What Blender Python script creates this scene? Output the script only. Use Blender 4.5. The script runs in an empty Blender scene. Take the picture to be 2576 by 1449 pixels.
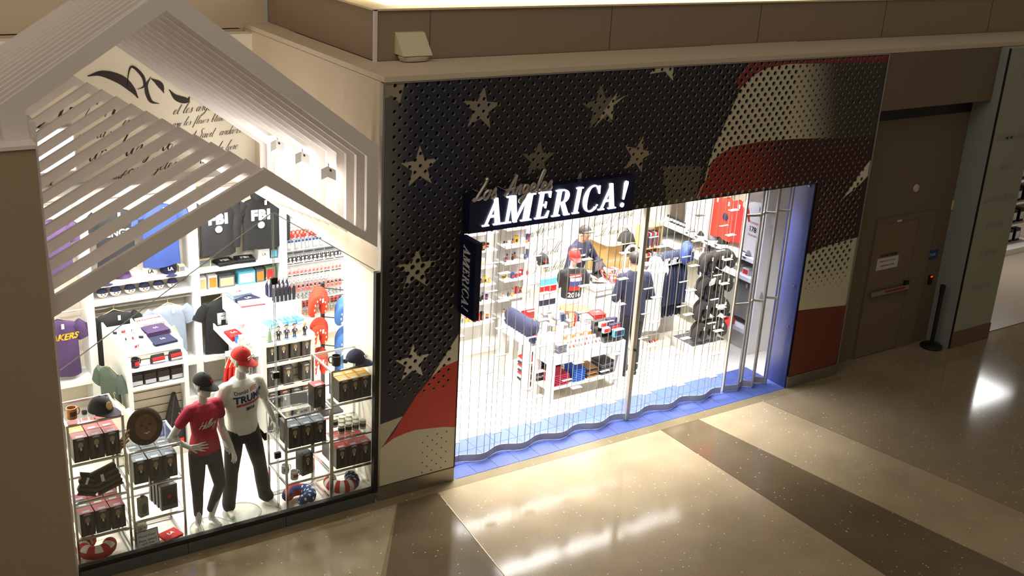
import bpy, bmesh, math, random
import numpy as np
from mathutils import Vector, Matrix
random.seed(7); rnd = random.Random(7)
C = bpy.context.scene.collection
PI = math.pi
sc = bpy.context.scene
# ------------------------------------------------------------------ camera, world, lights, exposure
cam = bpy.data.cameras.new('camera'); co = bpy.data.objects.new('camera', cam); C.objects.link(co)
cam.sensor_width = 36.0; cam.lens = 39.5685; cam.clip_end = 200
co.matrix_world = Matrix((((0.8365673, 0.1487086, -0.5272959, 0.0), (-0.5451886, 0.3209673, -0.7744349, 0.0), (0.0540796, 0.9353426, 0.3495849, 6.6), (0.0, 0.0, 0.0, 1.0))))
sc.camera = co
sc.view_settings.view_transform = 'Standard'; sc.view_settings.look = 'None'
sc.view_settings.gamma = 1.0; sc.view_settings.use_curve_mapping = False
sc.view_settings.exposure = 0.0
w = bpy.data.worlds.new('mall_dusk'); sc.world = w; w.use_nodes = True
w.node_tree.nodes['Background'].inputs[0].default_value = (1.0, 0.87, 0.70, 1)
w.node_tree.nodes['Background'].inputs[1].default_value = 0.14
try:
    sc.cycles.use_denoising = True; sc.cycles.sample_clamp_indirect = 6.0
    sc.cycles.max_bounces = 7; sc.cycles.diffuse_bounces = 3; sc.cycles.transparent_max_bounces = 24
    sc.cycles.caustics_reflective = False; sc.cycles.caustics_refractive = False
except Exception: pass

def alight(name, loc, size, power, col, target=None, sy=None, rot=None, spread=PI):
    l = bpy.data.lights.new(name, 'AREA'); l.shape = 'RECTANGLE'; l.size = size; l.size_y = sy or size
    l.energy = power; l.color = col; l.spread = spread
    o = bpy.data.objects.new(name, l); C.objects.link(o); o.location = loc
    if target is not None:
        d = Vector(target) - Vector(loc); o.rotation_euler = d.to_track_quat('-Z', 'Y').to_euler()
    elif rot: o.rotation_euler = rot
    return o
WARM = (1.0, 0.865, 0.72); COOL = (1.0, 0.985, 0.965)
alight('concourse_light', (1.0, 3.0, 13.0), 8.0, 370, WARM, target=(4, 9, 2))
alight('concourse_light', (-5.0, 9.0, 9.0), 3.0, 110, WARM, target=(4.0, 11.5, 4.2))
# shop ceiling fixtures (lens panels of the lamps built further down)
SHOP_LIGHTS = [(6.6, 11.5), (8.45, 11.5), (9.62, 11.5), (10.79, 11.5), (6.6, 12.75), (8.45, 12.75), (9.62, 12.75), (10.79, 12.75),
               (6.8, 10.2), (8.6, 10.2), (10.4, 10.2)]
for x, y in SHOP_LIGHTS: alight('shop_ceiling_light', (x, y, 3.06), 1.1, 80 if y < 11 else 52, COOL, sy=0.26, rot=(0, 0, 0), spread=1.7 if y < 11 else 2.12)
WINDOW_LIGHTS = [(2.4, 11.0, 2.75), (3.3, 11.0, 2.9), (4.2, 11.0, 2.75), (2.4, 12.3, 2.9), (3.3, 12.3, 2.95), (4.2, 12.3, 2.9), (5.6, 12.2, 3.0)]
for x, y, z in WINDOW_LIGHTS: alight('window_fill_light', (x, y, z), 0.5, 40, COOL, sy=0.2, rot=(0, 0, 0))  # unseen fill lights added below the slats to brighten the window, no fixtures built
TRACK = [(4.62, 11.54, 3.565), (4.62, 10.85, 3.59), (4.62, 10.19, 3.59)]
for p in TRACK: alight('track_light', (p[0]-.02, p[1]+.06, p[2]-.05), 0.1, 3.5, COOL, target=(4.75, p[1]+1.0, 2.7))
alight('rib_fill_light', (4.2, 11.2, 3.02), 2.6, 26, COOL, target=(4.85, 11.25, 3.6), sy=0.1)  # added fill without a fixture, brightens the inner faces of the right ribs
alight('cove_light', (9.0, 11.2, 5.62), 6.5, 150, (1.0, 0.84, 0.58), rot=(0, 0, 0), sy=0.25)
alight('far_shop_light', (20.0, 12.5, 3.3), 2.5, 120, COOL, rot=(0, 0, 0), sy=1.0)
# ------------------------------------------------------------------ helpers
def lin(c):
    return tuple(((v/255)/12.92 if v/255 <= .04045 else ((v/255+.055)/1.055)**2.4) for v in c)
MATS = {}
def mat(name, col, rough=.55, metal=0.0, var=.06, scale=14.0, bump=0.0, emit=0.0, spec=.5, coat=0.0, stretch=None):
    if name in MATS: return MATS[name]
    m = bpy.data.materials.new(name); m.use_nodes = True; nt = m.node_tree; b = nt.nodes['Principled BSDF']
    c = lin(col)
    b.inputs['Roughness'].default_value = rough; b.inputs['Metallic'].default_value = metal
    b.inputs['Specular IOR Level'].default_value = spec
    if coat: b.inputs['Coat Weight'].default_value = coat; b.inputs['Coat Roughness'].default_value = .06
    tc = nt.nodes.new('ShaderNodeTexCoord'); no = nt.nodes.new('ShaderNodeTexNoise')
    no.inputs['Scale'].default_value = scale; no.inputs['Detail'].default_value = 3
    if stretch:
        mp = nt.nodes.new('ShaderNodeMapping'); mp.inputs['Scale'].default_value = stretch
        nt.links.new(tc.outputs['Object'], mp.inputs[0]); nt.links.new(mp.outputs[0], no.inputs['Vector'])
    else: nt.links.new(tc.outputs['Object'], no.inputs['Vector'])
    mx = nt.nodes.new('ShaderNodeMix'); mx.data_type = 'RGBA'
    mx.inputs[6].default_value = (*[v*(1-var) for v in c], 1); mx.inputs[7].default_value = (*[min(1, v*(1+var)) for v in c], 1)
    nt.links.new(no.outputs['Fac'], mx.inputs[0]); nt.links.new(mx.outputs[2], b.inputs['Base Color'])
    if bump:
        bp = nt.nodes.new('ShaderNodeBump'); bp.inputs['Strength'].default_value = bump; bp.inputs['Distance'].default_value = .01
        nt.links.new(no.outputs['Fac'], bp.inputs['Height']); nt.links.new(bp.outputs[0], b.inputs['Normal'])
    if emit:
        b.inputs['Emission Color'].default_value = (*c, 1); b.inputs['Emission Strength'].default_value = emit
    m.diffuse_color = (*c, 1)
    MATS[name] = m; return m
def glassmat(name, tint=(.97, .99, .98), refl=.09, rough=.0):
    m = bpy.data.materials.new(name); m.use_nodes = True; nt = m.node_tree; nt.nodes.clear()
    out = nt.nodes.new('ShaderNodeOutputMaterial'); t = nt.nodes.new('ShaderNodeBsdfTransparent'); g = nt.nodes.new('ShaderNodeBsdfGlossy')
    t.inputs[0].default_value = (*tint, 1); g.inputs['Roughness'].default_value = rough
    lw = nt.nodes.new('ShaderNodeLayerWeight'); lw.inputs[0].default_value = .22; f = nt.nodes.new('ShaderNodeMath'); f.operation = 'MULTIPLY_ADD'; f.inputs[1].default_value = .35; f.inputs[2].default_value = .02; nt.links.new(lw.outputs['Facing'], f.inputs[0]); mx = nt.nodes.new('ShaderNodeMixShader')
    nt.links.new(f.outputs[0], mx.inputs[0])
    nt.links.new(t.outputs[0], mx.inputs[1]); nt.links.new(g.outputs[0], mx.inputs[2]); nt.links.new(mx.outputs[0], out.inputs[0])
    m.diffuse_color = (.8, .9, .9, .3)
    MATS[name] = m; return m

class MB:
    def __init__(s): s.V = []; s.F = []; s.I = []; s.T = None; s.m = 0
    def add(s, vs, fs, m=None):
        k = len(s.V)
        if s.T is not None: vs = [tuple(s.T @ Vector(v)) for v in vs]
        s.V += [tuple(v) for v in vs]; s.F += [tuple(i+k for i in f) for f in fs]
        s.I += [s.m if m is None else m]*len(fs); return s
    def box(s, x0, y0, z0, x1, y1, z1, m=None):
        v = [(x0,y0,z0),(x1,y0,z0),(x1,y1,z0),(x0,y1,z0),(x0,y0,z1),(x1,y0,z1),(x1,y1,z1),(x0,y1,z1)]
        return s.add(v, [(0,3,2,1),(4,5,6,7),(0,1,5,4),(1,2,6,5),(2,3,7,6),(3,0,4,7)], m)
    def loft(s, rings, m=None, caps=True, closed=False):
        n = len(rings[0]); vs = [p for r in rings for p in r]; fs = []
        R = len(rings)
        for i in range(R if closed else R-1):
            j = (i+1) % R
            for k in range(n):
                k2 = (k+1) % n; fs.append((i*n+k, i*n+k2, j*n+k2, j*n+k))
        if caps and not closed: fs += [tuple(range(n-1, -1, -1)), tuple((R-1)*n+k for k in range(n))]
        return s.add(vs, fs, m)
    def lathe(s, prof, n=16, c=(0,0,0), m=None, caps=True):
        return s.loft([[(c[0]+r*math.cos(2*PI*k/n), c[1]+r*math.sin(2*PI*k/n), c[2]+z) for k in range(n)] for r, z in prof], m, caps)
    def tube(s, pts, r, n=6, m=None, closed=False, caps=True):
        P = [Vector(p) for p in pts]; rings = []; N = len(P); up = None
        for i, p in enumerate(P):
            a = P[i-1] if (i or closed) else p; b = P[(i+1) % N] if (i < N-1 or closed) else p
            d = (b-a)
            d = d.normalized() if d.length > 1e-9 else Vector((0, 0, 1))
            if up is None:
                u = d.orthogonal().normalized()
            else:
                u = up - d*up.dot(d); u = u.normalized() if u.length > 1e-6 else d.orthogonal().normalized()
            up = u; v = d.cross(u); rr = r[i] if isinstance(r, (list, tuple)) else r
            rings.append([tuple(p + u*rr*math.cos(2*PI*k/n) + v*rr*math.sin(2*PI*k/n)) for k in range(n)])
        return s.loft(rings, m, caps, closed)
    def ball(s, c, r, n=10, h=7, m=None):
        if not isinstance(r, (list, tuple)): r = (r, r, r)
        return s.loft([[(c[0]+r[0]*max(.02, math.sin(PI*i/h))*math.cos(2*PI*k/n), c[1]+r[1]*max(.02, math.sin(PI*i/h))*math.sin(2*PI*k/n), c[2]-r[2]*math.cos(PI*i/h)) for k in range(n)] for i in range(h+1)], m)
    def prism(s, poly, y0, y1, m=None, ax='xz'):
        n = len(poly)
        f = (lambda p, t: (p[0], t, p[1])) if ax == 'xz' else (lambda p, t: (p[0], p[1], t)) if ax == 'xy' else (lambda p, t: (t, p[0], p[1]))
        v = [f(p, y0) for p in poly] + [f(p, y1) for p in poly]
        return s.add(v, [tuple(range(n)), tuple(range(2*n-1, n-1, -1))] + [((i+1) % n, i, n+i, n+(i+1) % n) for i in range(n)], m)
    def mesh(s, name, mats, smooth=None):
        me = bpy.data.meshes.new(name); me.from_pydata(s.V, [], s.F)
        for m in (mats if isinstance(mats, (list, tuple)) else [mats]): me.materials.append(m)
        if len(me.polygons) == len(s.I): me.polygons.foreach_set('material_index', s.I)
        bm = bmesh.new(); bm.from_mesh(me); bmesh.ops.recalc_face_normals(bm, faces=bm.faces); bm.to_mesh(me); bm.free()
        if smooth:
            me.shade_smooth(); me.set_sharp_from_angle(angle=math.radians(smooth))
        me.update(); return me
    def build(s, name, mats, parent=None, loc=(0,0,0), rot=(0,0,0), smooth=None):
        return link(name, s.mesh(name, mats, smooth), parent, loc, rot)
def link(name, data, parent=None, loc=(0,0,0), rot=(0,0,0), scale=None):
    o = bpy.data.objects.new(name, data); C.objects.link(o); o.parent = parent; o.location = loc; o.rotation_euler = rot
    if scale: o.scale = scale
    return o
def tag(o, label=None, cat=None, group=None, kind=None):
    if label: o['label'] = label
    if cat: o['category'] = cat
    if group: o['group'] = group
    if kind: o['kind'] = kind
    return o
def thing(name, label, cat, loc=(0,0,0), rot=(0,0,0), group=None):
    o = link(name, None, None, loc, rot if isinstance(rot, tuple) else (0,0,rot)); o.empty_display_size = .05
    return tag(o, label, cat, group)
def struct(name, mb, mats, label=None, cat=None, parent=None, smooth=None):
    o = mb.build(name, mats, parent, smooth=smooth); o['kind'] = 'structure'
    if label: o['label'] = label
    return o
def dup(root, loc, rot=None, label=None, group=None, scale=None, swap=None):
    def cp(o, par):
        c = o.copy(); C.objects.link(c); c.parent = par
        for ch in [x for x in KIDS.get(o.name, [])]: cp(ch, c)
        return c
    if root.name not in KIDS: index(root)
    r = cp(root, None); r.location = loc
    if rot is not None: r.rotation_euler = rot if isinstance(rot, tuple) else (0,0,rot)
    if scale: r.scale = scale
    if label: r['label'] = label
    if group: r['group'] = group
    return r
KIDS = {}
def index(o):
    KIDS[o.name] = list(o.children)
    for c in o.children: index(c)
ORD = ['first', 'second', 'third', 'fourth', 'fifth', 'sixth', 'seventh', 'eighth', 'ninth', 'tenth', 'eleventh', 'twelfth', 'thirteenth', 'fourteenth', 'fifteenth', 'sixteenth', 'seventeenth', 'eighteenth', 'nineteenth', 'twentieth']
_fc = {}
def textmesh(txt, size, shear=0.0, bold=0.0, ext=.002, align='CENTER', space=1.0):
    k = (txt, size, shear, bold, ext, align, space)
    if k in _fc: return _fc[k]
    c = bpy.data.curves.new('lettering', 'FONT'); c.body = txt; c.size = size; c.shear = shear; c.offset = bold; c.extrude = ext
    c.align_x = align; c.align_y = 'CENTER'; c.space_character = space; c.resolution_u = 3
    o = bpy.data.objects.new('lettering', c); me = bpy.data.meshes.new_from_object(o); bpy.data.objects.remove(o); _fc[k] = me
    return me
def text(txt, size, m, parent=None, loc=(0,0,0), rot=(PI/2,0,0), name='lettering', **kw):
    me = textmesh(txt, size, **kw).copy(); me.materials.clear(); me.materials.append(m)
    return link(name, me, parent, loc, rot)
def ell(c, a, b, n=20, pw=1.0):   # ellipse ring in the horizontal plane
    return [(c[0]+a*math.copysign(abs(math.cos(2*PI*k/n))**pw, math.cos(2*PI*k/n)), c[1]+b*math.copysign(abs(math.sin(2*PI*k/n))**pw, math.sin(2*PI*k/n)), c[2]) for k in range(n)]

# ------------------------------------------------------------------ materials of the setting
m_cream = mat('cream_wall_paint', (210, 193, 166), .7, var=.02)
m_fascia = mat('taupe_panel', (150, 131, 110), .42, var=.03)
m_taupe = mat('dark_taupe_panel', (118, 102, 80), .6, var=.03)
m_pillar = mat('brown_pillar_paint', (160, 142, 114), .7, var=.03)
m_white = mat('white_laminate', (240, 238, 234), .4, var=.01)
m_ribw = mat('white_lacquer', (226, 218, 212), .5, var=.015)
m_shopwall = mat('shop_wall_cream', (240, 231, 210), .7, var=.02)
m_steel = mat('brushed_steel', (190, 188, 182), .35, 1.0, var=.08, scale=40)
m_chrome = mat('chrome', (225, 225, 225), .24, 1.0, var=.02)
m_black = mat('black_plastic', (22, 22, 24), .4)
m_navy = mat('navy_sign_face', (14, 20, 52), .35)
m_glow = mat('lit_letter_acrylic', (235, 240, 255), .4, emit=2.6)
m_lamp = mat('lamp_lens', (255, 250, 240), .4, emit=6.0)
m_glass = glassmat('clear_glass')
m_gedge = mat('green_glass_edge', (190, 206, 196), .25)
m_white2 = mat('matte_white', (236, 234, 230), .6, var=.01)
m_script = mat('brown_black_ink', (44, 32, 30), .7)

# ------------------------------------------------------------------ the setting
def terrazzo(name, col, fleck, rough=.10):
    m = bpy.data.materials.new(name); m.use_nodes = True; nt = m.node_tree; b = nt.nodes['Principled BSDF']; L = nt.links.new
    tc = nt.nodes.new('ShaderNodeTexCoord'); n1 = nt.nodes.new('ShaderNodeTexNoise'); n1.inputs['Scale'].default_value = 1.3; n1.inputs['Detail'].default_value = 6
    n2 = nt.nodes.new('ShaderNodeTexNoise'); n2.inputs['Scale'].default_value = 130; n2.inputs['Detail'].default_value = 2
    v = nt.nodes.new('ShaderNodeTexVoronoi'); v.inputs['Scale'].default_value = 17
    v.inputs['Randomness'].default_value = 1
    for x in (n1, n2, v): L(tc.outputs['Object'], x.inputs['Vector'])
    c = lin(col)
    r1 = nt.nodes.new('ShaderNodeValToRGB'); r1.color_ramp.elements[0].position = .3; r1.color_ramp.elements[1].position = .7
    r1.color_ramp.elements[0].color = (*[x*.86 for x in c], 1); r1.color_ramp.elements[1].color = (*[x*1.12 for x in c], 1)
    L(n1.outputs['Fac'], r1.inputs[0])
    r2 = nt.nodes.new('ShaderNodeValToRGB'); r2.color_ramp.elements[0].position = .35; r2.color_ramp.elements[1].position = .65
    r2.color_ramp.elements[0].color = (.75, .75, .75, 1); r2.color_ramp.elements[1].color = (1.15, 1.15, 1.15, 1); L(n2.outputs['Fac'], r2.inputs[0])
    mul = nt.nodes.new('ShaderNodeMix'); mul.data_type = 'RGBA'; mul.blend_type = 'MULTIPLY'; mul.inputs[0].default_value = 1
    L(r1.outputs[0], mul.inputs[6]); L(r2.outputs[0], mul.inputs[7])
    lt = nt.nodes.new('ShaderNodeMath'); lt.operation = 'LESS_THAN'; lt.inputs[1].default_value = .13; L(v.outputs['Distance'], lt.inputs[0])
    gt = nt.nodes.new('ShaderNodeMath'); gt.operation = 'GREATER_THAN'; gt.inputs[1].default_value = .72
    sp = nt.nodes.new('ShaderNodeSeparateColor'); L(v.outputs['Color'], sp.inputs[0]); L(sp.outputs[0], gt.inputs[0])
    an = nt.nodes.new('ShaderNodeMath'); an.operation = 'MULTIPLY'; L(lt.outputs[0], an.inputs[0]); L(gt.outputs[0], an.inputs[1])
    mx = nt.nodes.new('ShaderNodeMix'); mx.data_type = 'RGBA'; L(an.outputs[0], mx.inputs[0]); L(mul.outputs[2], mx.inputs[6]); mx.inputs[7].default_value = (*lin(fleck), 1)
    L(mx.outputs[2], b.inputs['Base Color']); b.inputs['Roughness'].default_value = rough; b.inputs['Specular IOR Level'].default_value = .35
    MATS[name] = m; return m
t_mid = terrazzo('tan_terrazzo', (148, 132, 106), (235, 228, 205))
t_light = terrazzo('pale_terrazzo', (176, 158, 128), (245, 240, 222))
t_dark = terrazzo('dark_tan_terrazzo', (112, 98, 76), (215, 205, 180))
t_edge = terrazzo('border_terrazzo', (136, 122, 92), (225, 215, 190), .22)
m_strip = mat('zinc_divider', (214, 202, 170), .4, .2)
m_shopfloor = mat('cream_shop_tile', (232, 224, 206), .3, var=.02)
f = struct('floor', MB().box(-8, 0, -.12, 26, 9.64, -.004).box(12.29, 9.64, -.12, 15.05, 9.95, -.004).box(-8, 9.64, -.12, 1.6, 14, -.004), t_mid, 'polished tan terrazzo floor of the mall concourse')
def slab(poly, m, z=0.0, par=f):
    return MB().prism(poly, -.003, z, ax='xy').build('floor_panel', m, par)
slab([(-8, 9.49), (12.3, 9.49), (12.3, 9.64), (-8, 9.64)], t_edge)
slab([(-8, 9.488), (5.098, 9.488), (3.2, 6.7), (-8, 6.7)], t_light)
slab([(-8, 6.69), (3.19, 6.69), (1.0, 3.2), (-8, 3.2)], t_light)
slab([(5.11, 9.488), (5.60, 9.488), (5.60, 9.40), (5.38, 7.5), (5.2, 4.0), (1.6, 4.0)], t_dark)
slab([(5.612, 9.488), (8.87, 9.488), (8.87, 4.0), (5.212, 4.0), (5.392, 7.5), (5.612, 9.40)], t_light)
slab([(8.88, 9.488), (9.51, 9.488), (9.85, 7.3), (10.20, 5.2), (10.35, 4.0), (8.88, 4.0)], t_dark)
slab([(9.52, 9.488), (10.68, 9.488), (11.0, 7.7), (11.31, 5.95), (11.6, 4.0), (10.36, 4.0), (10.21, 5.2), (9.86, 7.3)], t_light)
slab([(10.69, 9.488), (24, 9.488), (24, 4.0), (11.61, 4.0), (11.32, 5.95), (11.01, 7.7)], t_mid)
MB().tube([(5.606, 9.40, .0005), (5.386, 7.5, .0005), (5.206, 4.0, .0005)], .007, 4).build('divider_strip', m_strip, f)
sf = struct('floor_shop', MB().box(1.6, 9.66, -.1, 12.3, 13.1, -.002).box(5.93, 9.641, -.1, 11.28, 9.66, -.004), m_shopfloor, 'bright cream tiled floor inside the shop')
sf.name = 'floor'
m_blue = mat('blue_floor_tile', (74, 90, 154), .3, var=.10, scale=5)
m_blue2 = mat('blue_jamb_panel', (54, 64, 118), .3, var=.05)
for i in range(18):
    for j in range(3):
        x0 = 5.935 + i*.297; y0 = 9.645 + j*.262
        if i == 0 and j == 0: tile_me = MB().box(.002, .002, -.002, .294, .259, .004).mesh('floor_tile', m_blue)
        link('floor_tile', tile_me, sf, (x0, y0, 0))
m_tilegap = mat('pale_grout', (170, 178, 205), .6)
MB().box(5.93, 9.643, -.003, 11.28, 10.44, -.001).build('grout', m_tilegap, sf)
# recess walls of the mall above and beside the gable
struct('wall_left', MB().box(4.95, 9.67, 2.6, 5.04, 13.4, 4.6), m_cream, 'cream side wall running back above the slatted gable')
struct('wall_back', MB().box(-3, 13.4, 4.6, 4.93, 13.6, 8.0).box(-3, 13.36, 0, 4.93, 13.6, 4.585).box(4.93, 13.4, 4.6, 5.25, 13.6, 8), m_cream, 'cream wall at the back of the recess behind the gable')
struct('ledge', MB().box(4.95, 9.64, 4.605, 24, 10.45, 4.66).box(4.95, 10.45, 4.605, 5.25, 13.4, 4.66), m_cream, 'cream ledge above the flag panel').name = 'trim_1'
fa = struct('wall_front', MB().box(5.27, 10.47, 4.66, 25, 10.6, 5.17).box(5.27, 10.6, 4.66, 5.4, 13.4, 5.17), m_fascia, 'taupe fascia wall above the ledge')
MB().box(5.24, 10.44, 4.66, 5.275, 10.475, 5.18).build('corner_trim', m_ribw, fa)
for i in range(8): MB().box(5.9+i*2.4, 10.466, 4.67, 5.903+i*2.4, 10.471, 5.165).build('panel_joint', m_black, fa)
struct('trim_2', MB().box(5.24, 10.44, 5.17, 25, 10.7, 5.19).box(5.24, 10.7, 5.17, 5.5, 13.4, 5.19), mat('cream_trim', (232, 214, 170), .5), 'thin cream cap of the fascia')
struct('ceiling_cove', MB().box(5.5, 10.7, 5.1, 25, 13.6, 5.16), mat('cove_paint', (246, 232, 196), .6), 'warm lit cove above the fascia').name = 'trim_3'
# shop shell
struct('wall_back', MB().box(1.5, 13.1, -.1, 12.4, 13.3, 4.57), m_shopwall, 'cream back wall of the shop printed with handwriting')
struct('wall_side', MB().box(5.05, 9.70, 0, 5.88, 10.75, 3.1), m_shopwall, 'cream wall end between display window and entrance').name = 'wall_left'
struct('wall_right', MB().box(12.12, 10.06, 0, 12.3, 13.1, 3.1), m_shopwall, 'right hand wall of the shop')
struct('wall_left', MB().box(1.3, 9.97, 0, 1.48, 13.1, 4.5), m_shopwall, 'left hand wall of the shop behind the pillar')
struct('ceiling', MB().box(5.06, 9.72, 3.1, 12.3, 13.1, 3.2), m_white2, 'white ceiling of the shop')
for x, y in SHOP_LIGHTS:
    t = thing('ceiling_lamp', 'white ceiling lamp, %s in the %s row' % (['leftmost', 'second', 'third', 'rightmost'][SHOP_LIGHTS.index((x, y)) % 4], {11.5: 'middle', 12.75: 'rear', 10.2: 'front'}[y]), 'lamp', (x, y, 3.1), group='lamps in the shop ceiling')
    MB().box(-.54, -.12, -.03, .54, .12, 0).build('housing', m_white2, t)
# pillar left of the gable
struct('wall_pillar', MB().box(.75, 9.46, 0, 1.735, 9.95, 4.28), m_pillar, 'tall brown pillar left of the display window').name = 'trim_4'
struct('cap', MB().box(.73, 9.44, 4.28, 1.745, 9.95, 4.31), m_ribw, 'thin pale cap on the brown pillar').name = 'trim_5'
struct('wall_left', MB().box(-1.5, 9.2, 0, .3, 9.4, 7), m_taupe, 'dark wall at the far left')
# window base
kb = thing('window_base', 'low grey metal plinth with joints under the display window', 'plinth', (0, 0, 0))
m_kick = mat('grey_plinth_metal', (96, 98, 98), .45, .3)
m_dframe = mat('dark_bronze_frame', (40, 36, 32), .35, .3)
for i in range(3): MB().box(1.80+i*1.037, 9.625, 0, 1.80+i*1.037+1.03, 9.70, .12).build('plinth_panel', m_kick, kb)
MB().box(1.80, 9.64, .12, 4.93, 9.70, .17).build('glazing_channel', m_dframe, kb)
MB().box(4.885, 9.63, .12, 4.93, 9.69, 2.68).build('edge_channel', m_dframe, kb)
win = thing('window_1', 'frameless glass of the display window cut along the gable slope', 'window')
win['kind'] = 'structure'
MB().prism([(1.80, .17), (3.80, .17), (3.80, 3.43), (1.80, 2.21)], 9.662, 9.670).build('pane', m_glass, win)
MB().prism([(3.815, .17), (4.885, .17), (4.885, 2.70), (3.815, 3.43)], 9.662, 9.670).build('pane', m_glass, win)
MB().tube([(1.80, 9.666, 2.215), (3.80, 9.666, 3.435)], .005, 4).build('glass_edge', m_gedge, win)
MB().tube([(3.815, 9.666, 3.435), (4.885, 9.666, 2.705)], .005, 4).build('glass_edge', m_gedge, win)
MB().box(3.799, 9.660, .17, 3.802, 9.672, 3.43).box(3.813, 9.660, .17, 3.816, 9.672, 3.43).build('glass_edge', m_gedge, win)
for z in (2.72, 1.72, .82): MB().box(3.775, 9.650, z, 3.84, 9.682, z+.065).build('clamp', m_dframe, win)

# ------------------------------------------------------------------ slatted gable
gab = thing('slatted_gable', 'white slatted house shaped canopy of parallel frames over the display window', 'canopy')
def lerp(a, b, t): return a+(b-a)*t
for k in range(13):
    t = k/12; y = 9.64 + .233*k; th = .05
    LP = (lerp(3.74, 2.73, t), lerp(3.88, 4.29, t))
    ER = (4.775, 3.90 - .043*k); A = (lerp(2.90, 2.75, t), 0); A = (A[0], ER[1] + .758*(4.775-A[0]))
    EL = (1.72, A[1] - .64*(A[0]-1.72)); BLz = 2.93 + .065*k
    BR = (4.775, min(LP[1] - .735*(4.775-LP[0]), ER[1]-.12))
    inn = [A, ER, BR, LP, (1.81, BLz), EL]
    wv = .19 if k == 0 else .155; vb = .165 if k == 0 else .10
    out = [(A[0]+.01, A[1]+wv), (4.90, ER[1]+.09), (4.90, BR[1]-.17 if k == 0 else BR[1]-.14), (LP[0], LP[1]-vb), (1.60, BLz-.10-vb-.02), (1.52, EL[1]+.03)]
    mb = MB(); n = 6
    v = [(p[0], y, p[1]) for p in inn] + [(p[0], y, p[1]) for p in out] + [(p[0], y+th, p[1]) for p in inn] + [(p[0], y+th, p[1]) for p in out]
    fs = []
    for i in range(n):
        j = (i+1) % n
        fs += [(i, j, n+j, n+i), (2*n+i, 3*n+i, 3*n+j, 2*n+j), (i, 2*n+i, 2*n+j, j), (n+i, n+j, 3*n+j, 3*n+i)]
    mb.add(v, fs); mb.build('rib', m_ribw, gab)
MB().box(1.62, 9.66, 0, 1.79, 9.93, 4.45).build('post', m_ribw, gab)
for i, p in enumerate(TRACK):
    t = thing('track_spotlight', ['small white box spotlight highest under the gable ribs', 'middle white box spotlight under the gable ribs', 'lowest white box spotlight nearest the gable corner'][i], 'spotlight', p, (math.radians(-35), math.radians(28), .2), 'spotlights under the gable')
    MB().box(-.06, -.045, -.06, .06, .045, .06).build('lamp_box', m_white2, t)
    MB().tube([(0, 0, .06), (0, 0, .13)], .007, 6).build('stem', m_white2, t)
    MB().box(-.03, -.048, .015, -.005, -.045, .04).build('badge', m_black, t)
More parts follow.
